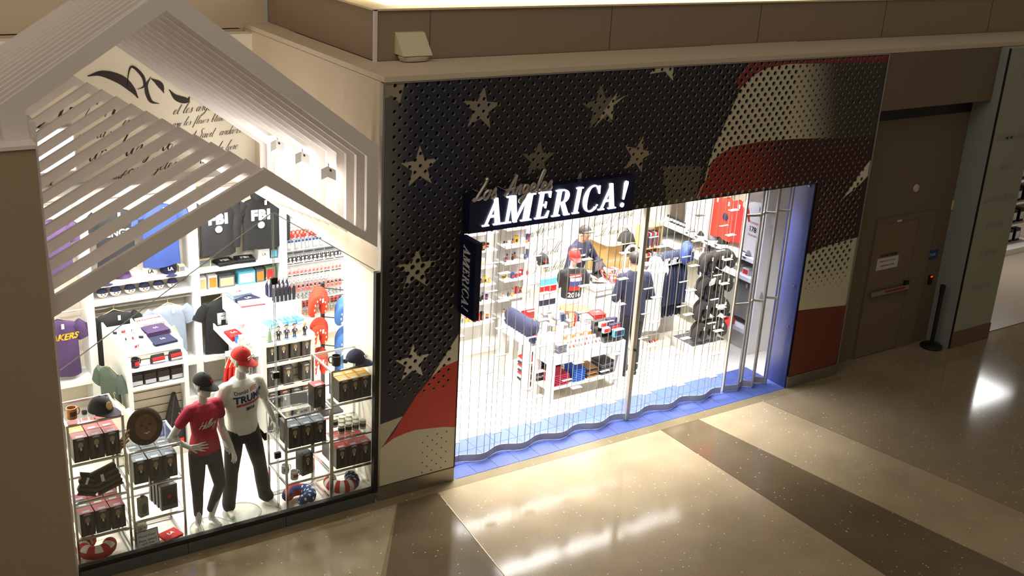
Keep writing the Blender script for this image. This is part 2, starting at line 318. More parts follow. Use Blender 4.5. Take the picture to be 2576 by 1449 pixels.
# ------------------------------------------------------------------ flag panel: print computed as pixels, holes cut in the mesh
def flag_image():
    W, H = 1760, 1064; x = np.linspace(4.95, 12.28, W)[None, :].repeat(H, 0); z = np.linspace(.17, 4.60, H)[:, None].repeat(W, 1)
    def inside(poly):
        px = [p[0] for p in poly]; pz = [p[1] for p in poly]; r = np.zeros((H, W), bool); n = len(poly)
        for i in range(n):
            x1, z1, x2, z2 = px[i-1], pz[i-1], px[i], pz[i]
            if z1 == z2: continue
            c = ((z1 > z) != (z2 > z)) & (x < (x2-x1)*(z-z1)/(z2-z1)+x1); r ^= c
        return r
    L = lambda c: np.array(lin(c))
    img = np.zeros((H, W, 3)); img[:] = L((46, 42, 44))
    def put(mask, col, a=1.0):
        a = a*mask if not np.isscalar(a) else mask*a
        img[:] = img*(1-a[..., None]) + np.array(col)[None, None, :]*a[..., None]
    sm = lambda v, a, b: np.clip((v-a)/(b-a), 0, 1)**2*(3-2*np.clip((v-a)/(b-a), 0, 1))
    navy = L((40, 50, 84)); 
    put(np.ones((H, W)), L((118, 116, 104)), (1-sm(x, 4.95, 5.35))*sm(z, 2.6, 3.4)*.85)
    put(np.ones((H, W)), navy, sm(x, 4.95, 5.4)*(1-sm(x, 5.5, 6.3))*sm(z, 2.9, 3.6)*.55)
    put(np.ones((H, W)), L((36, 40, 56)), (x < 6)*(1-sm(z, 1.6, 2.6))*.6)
    def star(cx, cz, R, ang, col, sk=0):
        p = []
        for i in range(10):
            a = math.radians(ang)+i*PI/5; r = R if i % 2 == 0 else R*.40
            p.append((cx+r*math.cos(a), cz+r*math.sin(a)))
        put(inside(p), L(col))
    star(6.057, 4.281, .241, 84, (150, 140, 122)); star(5.361, 3.735, .229, 91.8, (176, 164, 140)); star(6.805, 3.683, .226, 87, (126, 114, 98))
    star(7.60, 4.20, .27, 95.8, (118, 110, 94)); star(8.19, 3.608, .23, 76, (170, 152, 122)); star(5.351, 2.642, .246, 88, (176, 168, 140)); star(5.336, 1.587, .222, 90, (216, 212, 190))
    put(inside([(7.818, 4.361), (7.787, 4.253), (7.963, 4.324), (7.771, 4.203), (7.778, 4.039), (7.694, 4.122), (7.529, 3.977), (7.648, 4.16)]), L((190, 176, 146)))
    put(inside([(8.246, 4.531), (8.31, 4.589), (8.59, 4.60), (8.604, 4.435), (8.473, 4.548)]), L((205, 195, 165)))
    put(inside([(7.404, 3.524), (7.312, 3.37), (7.408, 3.366)]), L((170, 162, 136)))
    put(inside([(4.95, 4.6), (5.17, 4.6), (5.12, 4.40), (5.03, 4.48), (4.95, 4.45)]), L((160, 150, 130)))
    red = L((158, 48, 36)); white = L((222, 214, 180)); dk = L((52, 38, 38))
    rt = inside([(9.777, 4.61), (12.4, 4.61), (12.4, 4.49), (10.441, 4.546), (10.053, 4.513), (9.849, 4.424), (9.66, 4.25), (9.6, 4.4)])
    put(rt, L((140, 50, 46)), .9)
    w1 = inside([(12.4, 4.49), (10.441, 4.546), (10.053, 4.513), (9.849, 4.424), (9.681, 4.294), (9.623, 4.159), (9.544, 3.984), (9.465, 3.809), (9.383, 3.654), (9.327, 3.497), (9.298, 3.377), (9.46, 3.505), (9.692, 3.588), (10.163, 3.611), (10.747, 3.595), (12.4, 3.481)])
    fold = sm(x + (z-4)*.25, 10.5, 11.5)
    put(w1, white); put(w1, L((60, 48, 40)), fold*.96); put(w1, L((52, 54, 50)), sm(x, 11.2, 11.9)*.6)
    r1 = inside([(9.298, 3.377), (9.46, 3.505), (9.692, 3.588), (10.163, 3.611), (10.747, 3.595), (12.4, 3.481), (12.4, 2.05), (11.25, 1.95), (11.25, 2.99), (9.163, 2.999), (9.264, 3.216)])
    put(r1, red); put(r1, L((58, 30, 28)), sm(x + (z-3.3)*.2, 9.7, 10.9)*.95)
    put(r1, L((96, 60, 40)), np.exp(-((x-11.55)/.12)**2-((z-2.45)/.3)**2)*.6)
    put(inside([(8.582, 3.444), (9.211, 3.385), (9.163, 2.97), (8.711, 2.97)]), L((116, 106, 76)), .8)
    put(inside([(9.31, 3.40), (9.28, 3.21), (9.17, 2.99), (9.185, 2.99), (9.30, 3.22), (9.33, 3.41)]), white)
    put(inside([(12.30, 3.22), (12.3, 2.99), (12.137, 2.857), (11.816, 2.683), (12.097, 3.022)]), L((235, 228, 205)))
    put(inside([(11.28, 1.98), (11.7, 2.05), (12.4, 2.10), (12.4, 1.07), (11.28, 1.17)]), L((214, 210, 180)))
    put(inside([(11.28, 1.17), (12.4, 1.07), (12.4, .1), (11.2, .1)]), L((122, 58, 40)))
    put(inside([(5.95, 1.95), (5.903, 1.829), (5.563, 1.357), (5.693, 1.458), (5.95, 1.51)]), L((226, 220, 192)))
    put(inside([(5.563, 1.357), (5.693, 1.458), (5.95, 1.505), (5.95, .668), (5.75, .72), (5.568, .745), (5.40, .768), (5.27, .758), (5.12, .73), (4.98, .65), (5.123, .794), (5.236, .97), (5.377, 1.168)]), L((206, 62, 50)))
    put(inside([(4.93, .935), (5.236, .975), (4.93, .59)]), L((206, 200, 176)))
    put(inside([(4.93, .607), (4.98, .65), (5.12, .73), (5.27, .758), (5.40, .768), (5.568, .745), (5.75, .72), (5.95, .668), (5.95, .1), (4.93, .1)]), L((222, 216, 190)))
    im = bpy.data.images.new('flag_print', W, H, alpha=False, float_buffer=False)
    s = np.clip(img, 0, 1); s = np.where(s <= .0031308, s*12.92, 1.055*s**(1/2.4)-.055)
    out = np.ones((H, W, 4), np.float32); out[..., :3] = s; im.pixels.foreach_set(out.ravel()); im.update(); im.pack()
    return im
def flag_mat():
    m = bpy.data.materials.new('printed_flag_metal'); m.use_nodes = True; nt = m.node_tree; b = nt.nodes['Principled BSDF']; Lk = nt.links.new
    tc = nt.nodes.new('ShaderNodeTexCoord'); mp = nt.nodes.new('ShaderNodeMapping'); mp.vector_type = 'TEXTURE'
    sp = nt.nodes.new('ShaderNodeSeparateXYZ'); cb = nt.nodes.new('ShaderNodeCombineXYZ')
    Lk(tc.outputs['Object'], sp.inputs[0]); Lk(sp.outputs[0], cb.inputs[0]); Lk(sp.outputs[2], cb.inputs[1])
    mp.inputs['Location'].default_value = (4.95, .17, 0); mp.inputs['Scale'].default_value = (7.33, 4.43, 1); Lk(cb.outputs[0], mp.inputs[0])
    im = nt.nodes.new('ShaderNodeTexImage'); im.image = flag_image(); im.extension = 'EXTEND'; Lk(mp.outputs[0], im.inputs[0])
    n = nt.nodes.new('ShaderNodeTexNoise'); n.inputs['Scale'].default_value = 220; Lk(tc.outputs['Object'], n.inputs['Vector'])
    mx = nt.nodes.new('ShaderNodeMix'); mx.data_type = 'RGBA'; mx.blend_type = 'MULTIPLY'; mx.inputs[0].default_value = .25
    Lk(im.outputs[0], mx.inputs[6]); Lk(n.outputs['Color'], mx.inputs[7]); Lk(mx.outputs[2], b.inputs['Base Color']); b.inputs['Roughness'].default_value = .42
    m.diffuse_color = (.1, .1, .12, 1); return m
m_flag = flag_mat()
flag = thing('flag_panel', 'perforated metal shopfront panel printed with a waving stars and stripes flag', 'shopfront panel')
m_rim = mat('bare_metal_rim', (168, 162, 148), .5, .2)
mb = MB(); FY = 9.64
def cell(x0, x1, z0, z1, r):
    cx, cz = (x0+x1)/2, (z0+z1)/2
    if r <= 0: mb.add([(x0, FY, z0), (x1, FY, z0), (x1, FY, z1), (x0, FY, z1)], [(0, 1, 2, 3)], 0); return
    o = [(cx+r*math.cos(PI/4*k), FY, cz+r*math.sin(PI/4*k)) for k in range(8)]
    rc = [(x1, FY, cz), (x1, FY, z1), (cx, FY, z1), (x0, FY, z1), (x0, FY, cz), (x0, FY, z0), (cx, FY, z0), (x1, FY, z0)]
    mb.add(o+rc, [(0, 8, 9, 10, 2, 1), (2, 10, 11, 12, 4, 3), (4, 12, 13, 14, 6, 5), (6, 14, 15, 8, 0, 7)], 0)
    mb.add(o+[(p[0], FY+.022, p[2]) for p in o], [(k, (k+1) % 8, 8+(k+1) % 8, 8+k) for k in range(8)], 1)
nr = 70; dz = 4.42/nr
for i in range(nr):
    z0 = .18+i*dz; z1 = z0+dz; zc = (z0+z1)/2
    for a, b_ in ([(4.955, 12.26)] if zc > 2.98 else [(4.955, 5.90), (11.29, 12.26)]):
        off = .06 if i % 2 else 0; x = a
        c0 = math.ceil((a-off-4.95)/.12-1e-6)
        xs = [4.95+off+.12*c for c in range(c0, 200) if 4.95+off+.12*(c+1) <= b_+1e-6]
        if not xs: continue
        if xs[0] > a+1e-4: cell(a, xs[0], z0, z1, 0)
        for x in xs:
            xc = x+.06; r = .021
            if xc < 5.9: r = .021 if zc > 2.9 else lerp(.030, .012, min(1, max(0, (1.9-zc)/.9))) if zc > 1.2 else (.009 if xc > 5.45 and zc < .7 else 0)
            if 9.3 < xc < 10.6 and 3.45 < zc < 4.55: r = .029
            elif xc > 8.6 and zc > 2.98: r = .024 if xc < 10.6 else .021
            elif xc > 11.2: r = .028 if zc > 1.75 else lerp(.028, .006, min(1, (1.75-zc)/.35)) if zc > 1.4 else 0
            if rnd.random() < .02: r = min(.029, r*1.25) if r else 0
            cell(x, x+.12, z0, z1, r)
        if xs[-1]+.12 < b_-1e-4: cell(xs[-1]+.12, b_, z0, z1, 0)
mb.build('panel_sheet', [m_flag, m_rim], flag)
MB().box(4.96, 9.672, .18, 5.90, 9.695, 4.6).box(11.29, 9.672, .18, 12.26, 9.695, 4.6).box(5.90, 9.672, 2.99, 11.29, 9.695, 4.6).build('backing', mat('dark_backing', (18, 17, 17), .8), flag)
MB().box(4.935, 9.63, .18, 4.955, 9.70, 4.6).box(12.262, 9.625, .18, 12.285, 9.93, 4.6).box(4.955, 9.632, 4.592, 12.27, 9.645, 4.603).build('edge_trim', m_steel, flag)
m_plinth = mat('brushed_grey_plinth', (150, 142, 128), .3, .7, stretch=(4, 4, 60))
for x0, x1 in ((4.94, 5.905), (11.29, 12.28)): MB().box(x0, 9.632, 0, x1, 9.70, .172).build('plinth', m_plinth, flag)
MB().box(5.90, 9.636, .175, 5.915, 9.70, 2.98).build('jamb_edge', m_dframe, flag)

# ------------------------------------------------------------------ signs
def glyph(ch):
    """serif capitals in a unit box as a list of polygons; returns polygons, width"""
    q = lambda x0, y0, x1, y1, w0, w1=None: [(x0, y0), (x0+w0, y0), (x1+(w1 or w0), y1), (x1, y1)]
    R = lambda x0, y0, x1, y1: [(x0, y0), (x1, y0), (x1, y1), (x0, y1)]
    def arc(cx, cy, rx, ry, a0, a1, wt, wn, n=16):
        o, i = [], []
        for k in range(n+1):
            a = math.radians(a0+(a1-a0)*k/n); t = wn+(wt-wn)*abs(math.cos(a))
            o.append((cx+rx*math.cos(a), cy+ry*math.sin(a))); i.append((cx+(rx-t)*math.cos(a), cy+(ry-wn)*math.sin(a)))
        return o+i[::-1]
    if ch == 'A': return [q(.07, 0, .36, .98, .075), q(.50, 0, .28, 1, .19, .14), R(.17, .30, .55, .375), R(-.02, 0, .24, .045), R(.42, 0, .76, .045)], .74
    if ch == 'M': return [q(.10, 0, .10, 1, .075), q(.34, .0, .10, 1, .12, .19), q(.36, 0, .66, 1, .06, .07), R(.66, 0, .84, 1), R(0, 0, .27, .045), R(0, .955, .26, 1), R(.58, 0, .93, .045), R(.70, .955, .93, 1)], .93
    if ch == 'E': return [R(.09, 0, .26, 1), R(0, 0, .62, .05), R(0, .95, .60, 1), R(.2, .47, .44, .53), [(.62, 0), (.66, .26), (.62, .26), (.50, .05)], [(.60, 1), (.61, .76), (.57, .76), (.48, .95)], R(.42, .38, .46, .62)], .66
    if ch == 'R': return [R(.09, 0, .26, 1), R(0, 0, .36, .045), R(0, .955, .3, 1), arc(.34, .735, .30, .265, -90, 90, .17, .05), R(.2, .47, .36, .52), R(.2, .95, .36, 1), q(.56, 0, .30, .49, .20, .18), R(.54, 0, .80, .045)], .78
    if ch == 'I': return [R(.09, 0, .26, 1), R(0, 0, .35, .045), R(0, .955, .35, 1)], .35
    if ch == 'C': return [arc(.42, .5, .42, .52, 45, 315, .19, .055, 26), [(.70, .98), (.75, .66), (.71, .66), (.62, .86)], [(.68, .16), (.74, .2), (.76, .24), (.72, .24)]], .76
    if ch == '!': return [[(.10, .30), (.15, .30), (.22, .92), (.20, 1.0), (.12, 1.03), (.04, 1.0), (.02, .92)], [(.125+.085*math.cos(a*PI/6), .085+.09*math.sin(a*PI/6)) for a in range(12)]], .25
def word(name, parent, items, z0, h, y, shear, m, dep=.03, M=None, side=None):
    for ch, x0, x1 in items:
        P, wd = glyph(ch); s = (x1-x0)/wd; g = MB()
        if M is not None: g.T = M
        for i, p in enumerate(P): g.prism([(x0+a*s+shear*b*h, z0+b*h) for a, b in p], y-.0006*i-dep, y, 0)
        g.build(name, m if side is None else [m, side], parent)
sign = thing('shop_sign', 'navy lightbox with glowing white serif letters over the entrance', 'sign')
MB().box(5.885, 9.50, 3.005, 8.07, 9.625, 3.42).build('sign_box', m_navy, sign)
word('letter', sign, [('A', 6.045, 6.275), ('M', 6.29, 6.655), ('E', 6.70, 6.875), ('R', 6.925, 7.155), ('I', 7.20, 7.29), ('C', 7.325, 7.54), ('A', 7.565, 7.80), ('!', 7.865, 7.93)], 3.068, .295, 9.50, .14, m_glow, .02)
# script lettering "Los Angeles" as bent ribbons
m_scr = mat('brushed_nickel_script', (186, 178, 168), .4, .5)
def stroke(pts, n=8):
    P = [Vector((p[0], p[1], 0)) for p in pts]; out = []
    if len(P) < 3: return [(p.x, p.y) for p in P]
    Q = [P[0]*2-P[1]] + P + [P[-1]*2-P[-2]]
    for i in range(1, len(Q)-2):
        a, b, c, d = Q[i-1], Q[i], Q[i+1], Q[i+2]
        for k in range(n):
            t = k/n; out.append(.5*((2*b)+(c-a)*t+(2*a-5*b+4*c-d)*t*t+(3*b-a-3*c+d)*t**3))
    out.append(P[-1]); return [(p.x, p.y) for p in out]
SCRIPT = {  # x, y with baseline 0, cap height 1
 'L': ([[(.52, .95), (.60, 1.0), (.52, .75), (.30, .35), (.12, .02), (.02, .0), (.10, .08), (.28, .04), (.46, .12)]], .5),
 'o': ([[(.22, .42), (.08, .30), (.03, .10), (.12, .0), (.26, .10), (.32, .30), (.22, .42), (.30, .36), (.40, .40)]], .38),
 's': ([[(.02, .10), (.22, .45), (.20, .30), (.26, .12), (.16, .0), (.02, .04)]], .36),
 'A': ([[(.0, .0), (.18, .25), (.40, .75), (.52, 1.0)], [(.52, 1.0), (.46, .5), (.44, .02)], [(.02, .30), (.25, .28), (.52, .38)]], .56),
 'n': ([[(.02, .0), (.10, .40)], [(.06, .20), (.22, .42), (.27, .36), (.22, .05), (.32, .04)]], .36),
 'g': ([[(.28, .38), (.12, .40), (.03, .18), (.10, .04), (.24, .14), (.30, .40), (.20, -.15), (.0, -.42), (-.08, -.32), (.08, -.16), (.34, .05)]], .38),
 'e': ([[(.03, .16), (.22, .24), (.26, .38), (.14, .42), (.04, .20), (.08, .02), (.24, .03), (.34, .12)]], .32),
 'l': ([[(.02, .10), (.22, .55), (.36, 1.0), (.28, .98), (.12, .40), (.08, .05), (.18, .02), (.26, .10)]], .26),
}
x = 5.90
los = thing('script_sign', 'grey metal script lettering above the navy lightbox', 'sign')
for w_, dx in (('Los', .16), ('Angeles', 0)):
    for ch in w_:
        st, wd = SCRIPT[ch]; g = MB(); s = .235
        for pl in st:
            pp = stroke(pl); g.tube([(x+(a+b*.12)*s*.98, 9.47, 3.37+b*s*.92+(x-5.9)*.018) for a, b in pp], .0155, 6)
        g.build('letter', m_scr, los); x += wd*s*.98+.004
    x += dx*.55
for xx in (6.0, 6.3, 6.6, 6.85): MB().tube([(xx, 9.475, 3.44), (xx, 9.65, 3.44)], .005, 4).build('standoff', m_scr, los)
blade = thing('blade_sign', 'narrow navy blade sign with vertical white lettering left of the entrance', 'sign')
MB().box(5.86, 9.30, 2.10, 5.93, 9.62, 2.96).build('sign_box', m_navy, blade)
Mb = Matrix(((0, 1, 0, 5.86), (0, 0, -1, 9.575), (-1, 0, 0, 2.90), (0, 0, 0, 1)))   # local x -> -z, local z -> -y (text reads downwards)
m_ln = mat('white_vinyl_letter', (205, 205, 205), .5)
word('letter', blade, [(c, .0+a, .0+b) for c, a, b in (('A', 0, .095), ('M', .10, .225), ('E', .24, .305), ('R', .325, .405), ('I', .42, .455), ('C', .47, .55), ('A', .565, .655), ('!', .675, .70))], .03, .13, .0, .14, m_ln, .004, M=Matrix(((0, 1, 0, 5.86), (0, 0, -1, 9.57), (-1, 0, 0, 2.88), (0, 0, 0, 1))))

# ------------------------------------------------------------------ folding grille
gate = thing('folding_grille', 'closed silver folding grille with thin rods across the shop entrance', 'security gate')
m_rod = mat('satin_aluminium', (196, 192, 180), .4, .35)
def zig(x): return 9.915 + .045*math.sin((x-6.0)/.58*2*PI) 
rod_me = MB().tube([(0, 0, .10), (0, 0, 2.90)], .0045, 5).mesh('rod', m_rod)
xs = [5.97+.0965*i for i in range(46)]
for i, x in enumerate(xs):
    if abs(x-8.64) < .03: continue
    link('rod', rod_me, gate, (x, zig(x), 0))
for i in range(15):
    a, b_ = 5.97+.2895*i, 5.97+.2895*(i+1)
    n = 6; pts = [(a+(b_-a)*k/n) for k in range(n+1)]
    mb = MB()
    for zz0, zz1 in ((.012, .10),):
        v = [(p, zig(p), zz) for zz in (zz0, zz1) for p in pts]
        v += [(p, zig(p)+.006, zz) for zz in (zz0, zz1) for p in pts]; K = n+1
        fs = []
        for k in range(n): fs += [(k, k+1, K+k+1, K+k), (2*K+k, 3*K+k, 3*K+k+1, 2*K+k+1), (K+k, K+k+1, 3*K+k+1, 3*K+k), (k, 2*K+k, 2*K+k+1, k+1)]
        fs += [(0, K, 3*K, 2*K), (n, 2*K+n, 3*K+n, K+n)]
        mb.add(v, fs)
    mb.build('kick_plate', m_rod, gate)
link_me = None
for c in range(15):
    x0 = 5.97+.2895*c
    for r in range(9):
        z = .30 + .335*r + (.165 if c % 2 else 0)
        for dx in (0,):
            xa = x0 + .0965*(0 if c % 2 == 0 else 1); xa += .03; xb = xa+.14
            if z > 2.8: continue
            MB().box(xa, min(zig(xa), zig(xb))-.014, z, xb, max(zig(xa), zig(xb))+.008, z+.006).build('link', m_rod, gate)
MB().box(8.62, 9.885, .012, 8.665, 9.945, 2.93).build('centre_post', m_rod, gate)
MB().lathe([(.0, 0), (.016, 0), (.016, .02), (0, .02)], 10, (0, 0, 0)).build('lock', m_black, gate, (8.645, 9.885, 1.0), (PI/2, 0, 0))
MB().box(5.93, 9.80, 2.90, 11.28, 10.0, 2.985).build('track', m_steel, gate)
# stacked solid panels at the right end
SP = [(10.38, 9.96), (10.60, 9.90), (10.74, 9.98), (10.86, 9.88), (10.98, 9.98), (11.12, 9.88)]
m_smoke = glassmat('smoked_panel', (.60, .62, .70))
for i, (x, y) in enumerate(SP):
    MB().box(x-.013, y-.013, .012, x+.013, y+.013, 2.90).build('panel_post', m_rod, gate)
    if i:
        xa, ya = SP[i-1]
        def seg(z0, z1, t, m, nm):
            d = Vector((x-xa, y-ya, 0)); nrm = Vector((-d.y, d.x, 0)).normalized()*t
            v = [(xa-nrm.x, ya-nrm.y, z0), (x-nrm.x, y-nrm.y, z0), (x+nrm.x, y+nrm.y, z0), (xa+nrm.x, ya+nrm.y, z0)]
            v += [(p[0], p[1], z1) for p in v]
            MB().add(v, [(0, 3, 2, 1), (4, 5, 6, 7), (0, 1, 5, 4), (1, 2, 6, 5), (2, 3, 7, 6), (3, 0, 4, 7)]).build(nm, m, gate)
        seg(.012, .10, .006, m_rod, 'kick_plate'); seg(.10, 2.86, .002, m_smoke, 'smoked_pane')
        for z in (2.52, 1.28): seg(z, z+.03, .010, m_rod, 'cross_rail')
jb = struct('trim_6', MB().box(11.265, 9.66, .005, 11.29, 10.06, 2.98), m_blue2, 'glossy blue panel lining the right jamb')
for z in (.9, 1.5, 2.9): MB().lathe([(.012, 0), (.012, .02)], 8, (0, 0, 0)).build('fixing', m_steel, jb, (11.262, 9.74, z), (0, -PI/2, 0))
struct('trim_7', MB().box(11.292, 9.70, .0, 12.12, 10.06, 3.1), m_shopwall, 'inside of the right pier')
# ------------------------------------------------------------------ alcove with service door
struct('wall_alcove', MB().box(12.29, 9.64, 3.84, 14.69, 9.93, 4.6).box(12.29, 9.93, 0, 15.1, 10.05, 4.6), m_taupe, 'dark taupe wall of the alcove right of the shop').name = 'wall_right'
m_bluegrey = mat('blue_grey_paint', (140, 146, 144), .6)
struct('wall_return', MB().box(14.695, 9.52, 0, 14.715, 9.93, 4.59), m_bluegrey).name = 'wall_right'
pr = struct('pillar_right', MB().box(14.72, 9.5, .27, 15.66, 10.4, 4.6), mat('etched_glass_cladding', (162, 164, 142), .3, var=.05), 'pale green grey column clad in printed glass')
pr.name = 'wall_right'
MB().box(14.70, 9.497, .0, 14.722, 9.52, 4.6).build('shadow_gap', m_dframe, pr); MB().box(12.29, 9.922, 3.62, 14.69, 9.93, 3.84).build('shadow_gap', m_dframe, pr)
MB().box(14.71, 9.49, 0, 15.67, 10.4, .268).build('baseboard', mat('brown_plinth', (120, 94, 70), .5), pr)
m_ghost = mat('ghost_lettering', (150, 152, 132), .4)
for z, s in ((4.2, 'A G'), (3.3, 'COMMUNITY'), (2.85, 'SPIRIT'), (2.36, 'KNOWLEDGE'), (1.95, 'VISION'), (1.5, 'FUTURE'), (.95, 'ENERGY')):
    text(s, .13, m_ghost, pr, (15.2, 9.498, z), ext=.0008, bold=.002)
m_door = mat('taupe_door_paint', (122, 104, 80), .45)
dr = struct('door_1', MB().box(13.08, 9.905, .01, 13.92, 9.93, 2.08), m_door, 'taupe service door with push bar in the alcove')
MB().box(12.99, 9.90, 0, 13.075, 9.935, 2.17).box(13.925, 9.90, 0, 14.32, 9.928, 2.17).box(13.075, 9.90, 2.085, 13.925, 9.935, 2.17).build('door_frame', m_taupe, dr)
MB().box(13.05, 9.84, 1.0, 13.90, 9.875, 1.07).box(13.06, 9.875, 1.01, 13.1, 9.905, 1.06).box(13.84, 9.875, 1.01, 13.89, 9.905, 1.06).build('push_bar', m_steel, dr)
MB().box(13.35, 9.838, 1.02, 13.80, 9.8395, 1.055).build('red_strip', mat('red_label', (150, 40, 32), .5), dr)
MB().box(13.83, 9.86, .98, 13.91, 9.905, 1.12).build('lock_box', m_black, dr)
MB().box(13.13, 9.898, 1.38, 13.60, 9.904, 1.56).build('notice', mat('white_notice', (205, 200, 190), .5), dr)
text('DO NOT ENTER', .05, m_black, dr, (13.365, 9.896, 1.60), ext=.001, bold=.001)
text('EMERGENCY EXIT ONLY', .032, mat('red_ink', (170, 30, 30), .5), dr, (13.365, 9.896, 1.51), ext=.0006)
text('ALARM WILL SOUND', .032, m_black, dr, (13.365, 9.896, 1.44), ext=.0006)
MB().box(13.42, 9.897, 2.09, 13.52, 9.90, 2.12).build('number_plate', mat('white_notice', (205, 200, 190), .5), dr)
t = thing('wall_disc', 'small round white detector high on the dark alcove wall', 'detector', (13.74, 9.93, 2.56))
MB().lathe([(0, 0), (.062, 0), (.055, .02), (0, .024)], 20).build('cover', m_cream, t, (0, 0, 0), (PI/2, 0, 0), 40)
MB().lathe([(.066, 0), (.066, .006)], 20).build('ring', m_taupe, t, (0, 0, 0), (PI/2, 0, 0))
t = thing('wall_box', 'small pale rectangular device right of the round detector', 'device', (14.72, 9.93, 2.20))
MB().box(-.04, -.025, -.075, .04, 0, .075).build('cover', m_cream, t); MB().box(-.012, -.028, -.05, .012, -.025, -.03).build('slot', m_taupe, t)
t = thing('room_sign', 'small blue sign with white words right of the service door', 'sign', (14.43, 9.93, 1.44))
MB().box(-.13, -.01, -.07, .13, 0, .07).build('plate', mat('blue_sign', (44, 66, 130), .5), t); text('STAIR', .06, m_ln, t, (0, -.012, 0), ext=.001)
t = thing('card_reader', 'black card reader with a glowing red light beside the service door', 'card reader', (14.49, 9.93, 1.04))
MB().box(-.035, -.03, -.08, .035, 0, .06).build('body', m_black, t); MB().box(-.02, -.034, .035, .02, -.03, .055).build('indicator', mat('red_led', (255, 40, 20), .5, emit=3), t)
t = thing('barrier_post', 'black retractable belt post on a round base in the alcove corner', 'barrier post', (14.50, 9.68, 0))
MB().lathe([(0, 0), (.17, 0), (.17, .02), (.14, .05), (.03, .07)], 24).build('base', m_black, t, smooth=40)
MB().lathe([(.032, .06), (.032, .92)], 14).build('pole', m_black, t, smooth=40); MB().lathe([(.04, .90), (.042, 1.02), (.02, 1.03)], 14).build('belt_head', m_dframe, t, smooth=40)
# security light on the fascia
t = thing('wall_light', 'cream wedge shaped emergency light mounted on the taupe fascia', 'wall light', (5.66, 10.47, 4.80))
g = MB(); g.add([(-.17, 0, -.07), (.17, 0, -.07), (.17, -.20, -.07), (-.17, -.20, -.07), (-.17, 0, .15), (.15, 0, .15), (.14, -.07, .15), (-.15, -.07, .15)], [(0, 3, 2, 1), (4, 5, 6, 7), (0, 1, 5, 4), (1, 2, 6, 5), (2, 3, 7, 6), (3, 0, 4, 7)])
g.build('housing', mat('aged_cream_plastic', (214, 208, 170), .5), t)
MB().loft([ell((0, -.10, -.13), .15, .085, 16, .7), ell((0, -.10, -.095), .17, .10, 16, .7), ell((0, -.10, -.075), .16, .09, 16, .7)]).build('lens', mat('milky_lens', (196, 186, 160), .3), t, smooth=50)
# neighbouring shop beyond the column
struct('floor_next', MB().box(15.72, 9.66, -.1, 26, 14, .002), mat('pale_polished_floor', (176, 160, 142), .25, var=.08, stretch=(1, 12, 1)), 'pale floor of the neighbouring shop').name = 'floor'
struct('wall_next', MB().box(15.5, 14, 0, 26, 14.2, 4.5).box(26, 2, 0, 26.2, 14, 4.5), m_taupe, 'far wall of the neighbouring shop').name = 'wall_back'
sh = thing('white_display_shelf', 'white display shelf of the neighbouring shop at the far right edge', 'shelf', (20.0, 12.3, 0))
MB().box(-.6, -.3, 0, .9, .5, .12).build('base', m_white, sh); MB().box(-.5, .42, .12, .8, .46, 2.4).build('back_panel', m_white, sh)
for z in (.5, .95, 1.4, 1.85): MB().box(-.5, -.1, z, .8, .42, z+.03).build('shelf', m_white, sh)
for iz, z in enumerate((.12, .53, .98, 1.43, 1.88)):
    for j in range(5):
        o = MB().box(-.08, -.1, 0, .08, .1, .26).box(-.06, -.104, .05, .06, -.1, .2, 1).build('boxed_souvenir', [m_black if (iz+j) % 2 else m_navy, m_white2], None, (19.62+j*.24, 12.42, z))
        tag(o, 'dark boxed souvenir, %s place, %s shelf of the far right display' % (ORD[j], ['bottom', 'second lowest', 'middle', 'second highest', 'top'][iz]), 'box', 'boxed souvenirs in the neighbouring shop')
# ------------------------------------------------------------------ merchandise builders
m_red = mat('red_cloth', (200, 34, 30), .75); m_blk = mat('black_cloth', (17, 17, 18), .8, var=.2, scale=9); m_nvy = mat('navy_cloth', (24, 28, 60), .8, var=.15)
m_gold = mat('gold_print', (226, 178, 40), .6); m_skin = mat('skin', (198, 150, 122), .5); m_man = mat('mannequin_gloss_white', (226, 222, 214), .3, var=.01)
m_prt = mat('white_print', (240, 240, 238), .6); m_hair = mat('dark_hair', (38, 30, 26), .6, var=.3, scale=60); m_purple = mat('purple_cloth', (64, 42, 80), .8, var=.12, scale=8)
m_grey = mat('heather_grey_cloth', (142, 152, 168), .85, var=.1, scale=30); m_tan = mat('tan_card', (200, 160, 110), .7); m_orange = mat('orange_glaze', (204, 120, 40), .25)
m_blueC = mat('royal_blue_cloth', (38, 60, 120), .7, var=.12); m_boxd = mat('dark_carton', (52, 44, 42), .4, var=.25, scale=30); m_boxr = mat('red_carton_lid', (168, 48, 40), .4); m_boxy = mat('yellow_carton_lid', (208, 156, 44), .4)
m_boxg = mat('grey_carton_lid', (96, 98, 104), .4); m_suit = mat('charcoal_figure', (36, 36, 44), .5); m_silver = mat('silver_print', (190, 190, 195), .4); m_pink = mat('crimson_cloth', (176, 28, 60), .75, var=.06)
m_denim = mat('charcoal_denim', (46, 50, 60), .85, var=.18, scale=40); m_denim2 = mat('dark_navy_denim', (24, 26, 34), .85, var=.15, scale=40); m_cream2 = mat('white_cotton', (232, 228, 218), .8, var=.03); m_teal = mat('turquoise_card', (90, 180, 205), .5)
m_khaki = mat('olive_flag_cloth', (92, 82, 58), .8, var=.2); m_dkol = mat('dark_olive', (44, 38, 30), .8, var=.2); m_green = mat('verdigris', (110, 140, 110), .6); m_fur = mat('cream_plush', (236, 226, 204), .95, bump=.6, scale=90)
m_clear = glassmat('clear_acrylic', (.96, .98, .98)); m_wood = mat('light_wood', (214, 180, 120), .5, stretch=(1, 1, 14)); m_card = mat('brown_cardboard', (196, 160, 100), .8)
m_redcap = mat('bright_red_twill', (214, 40, 34), .7)

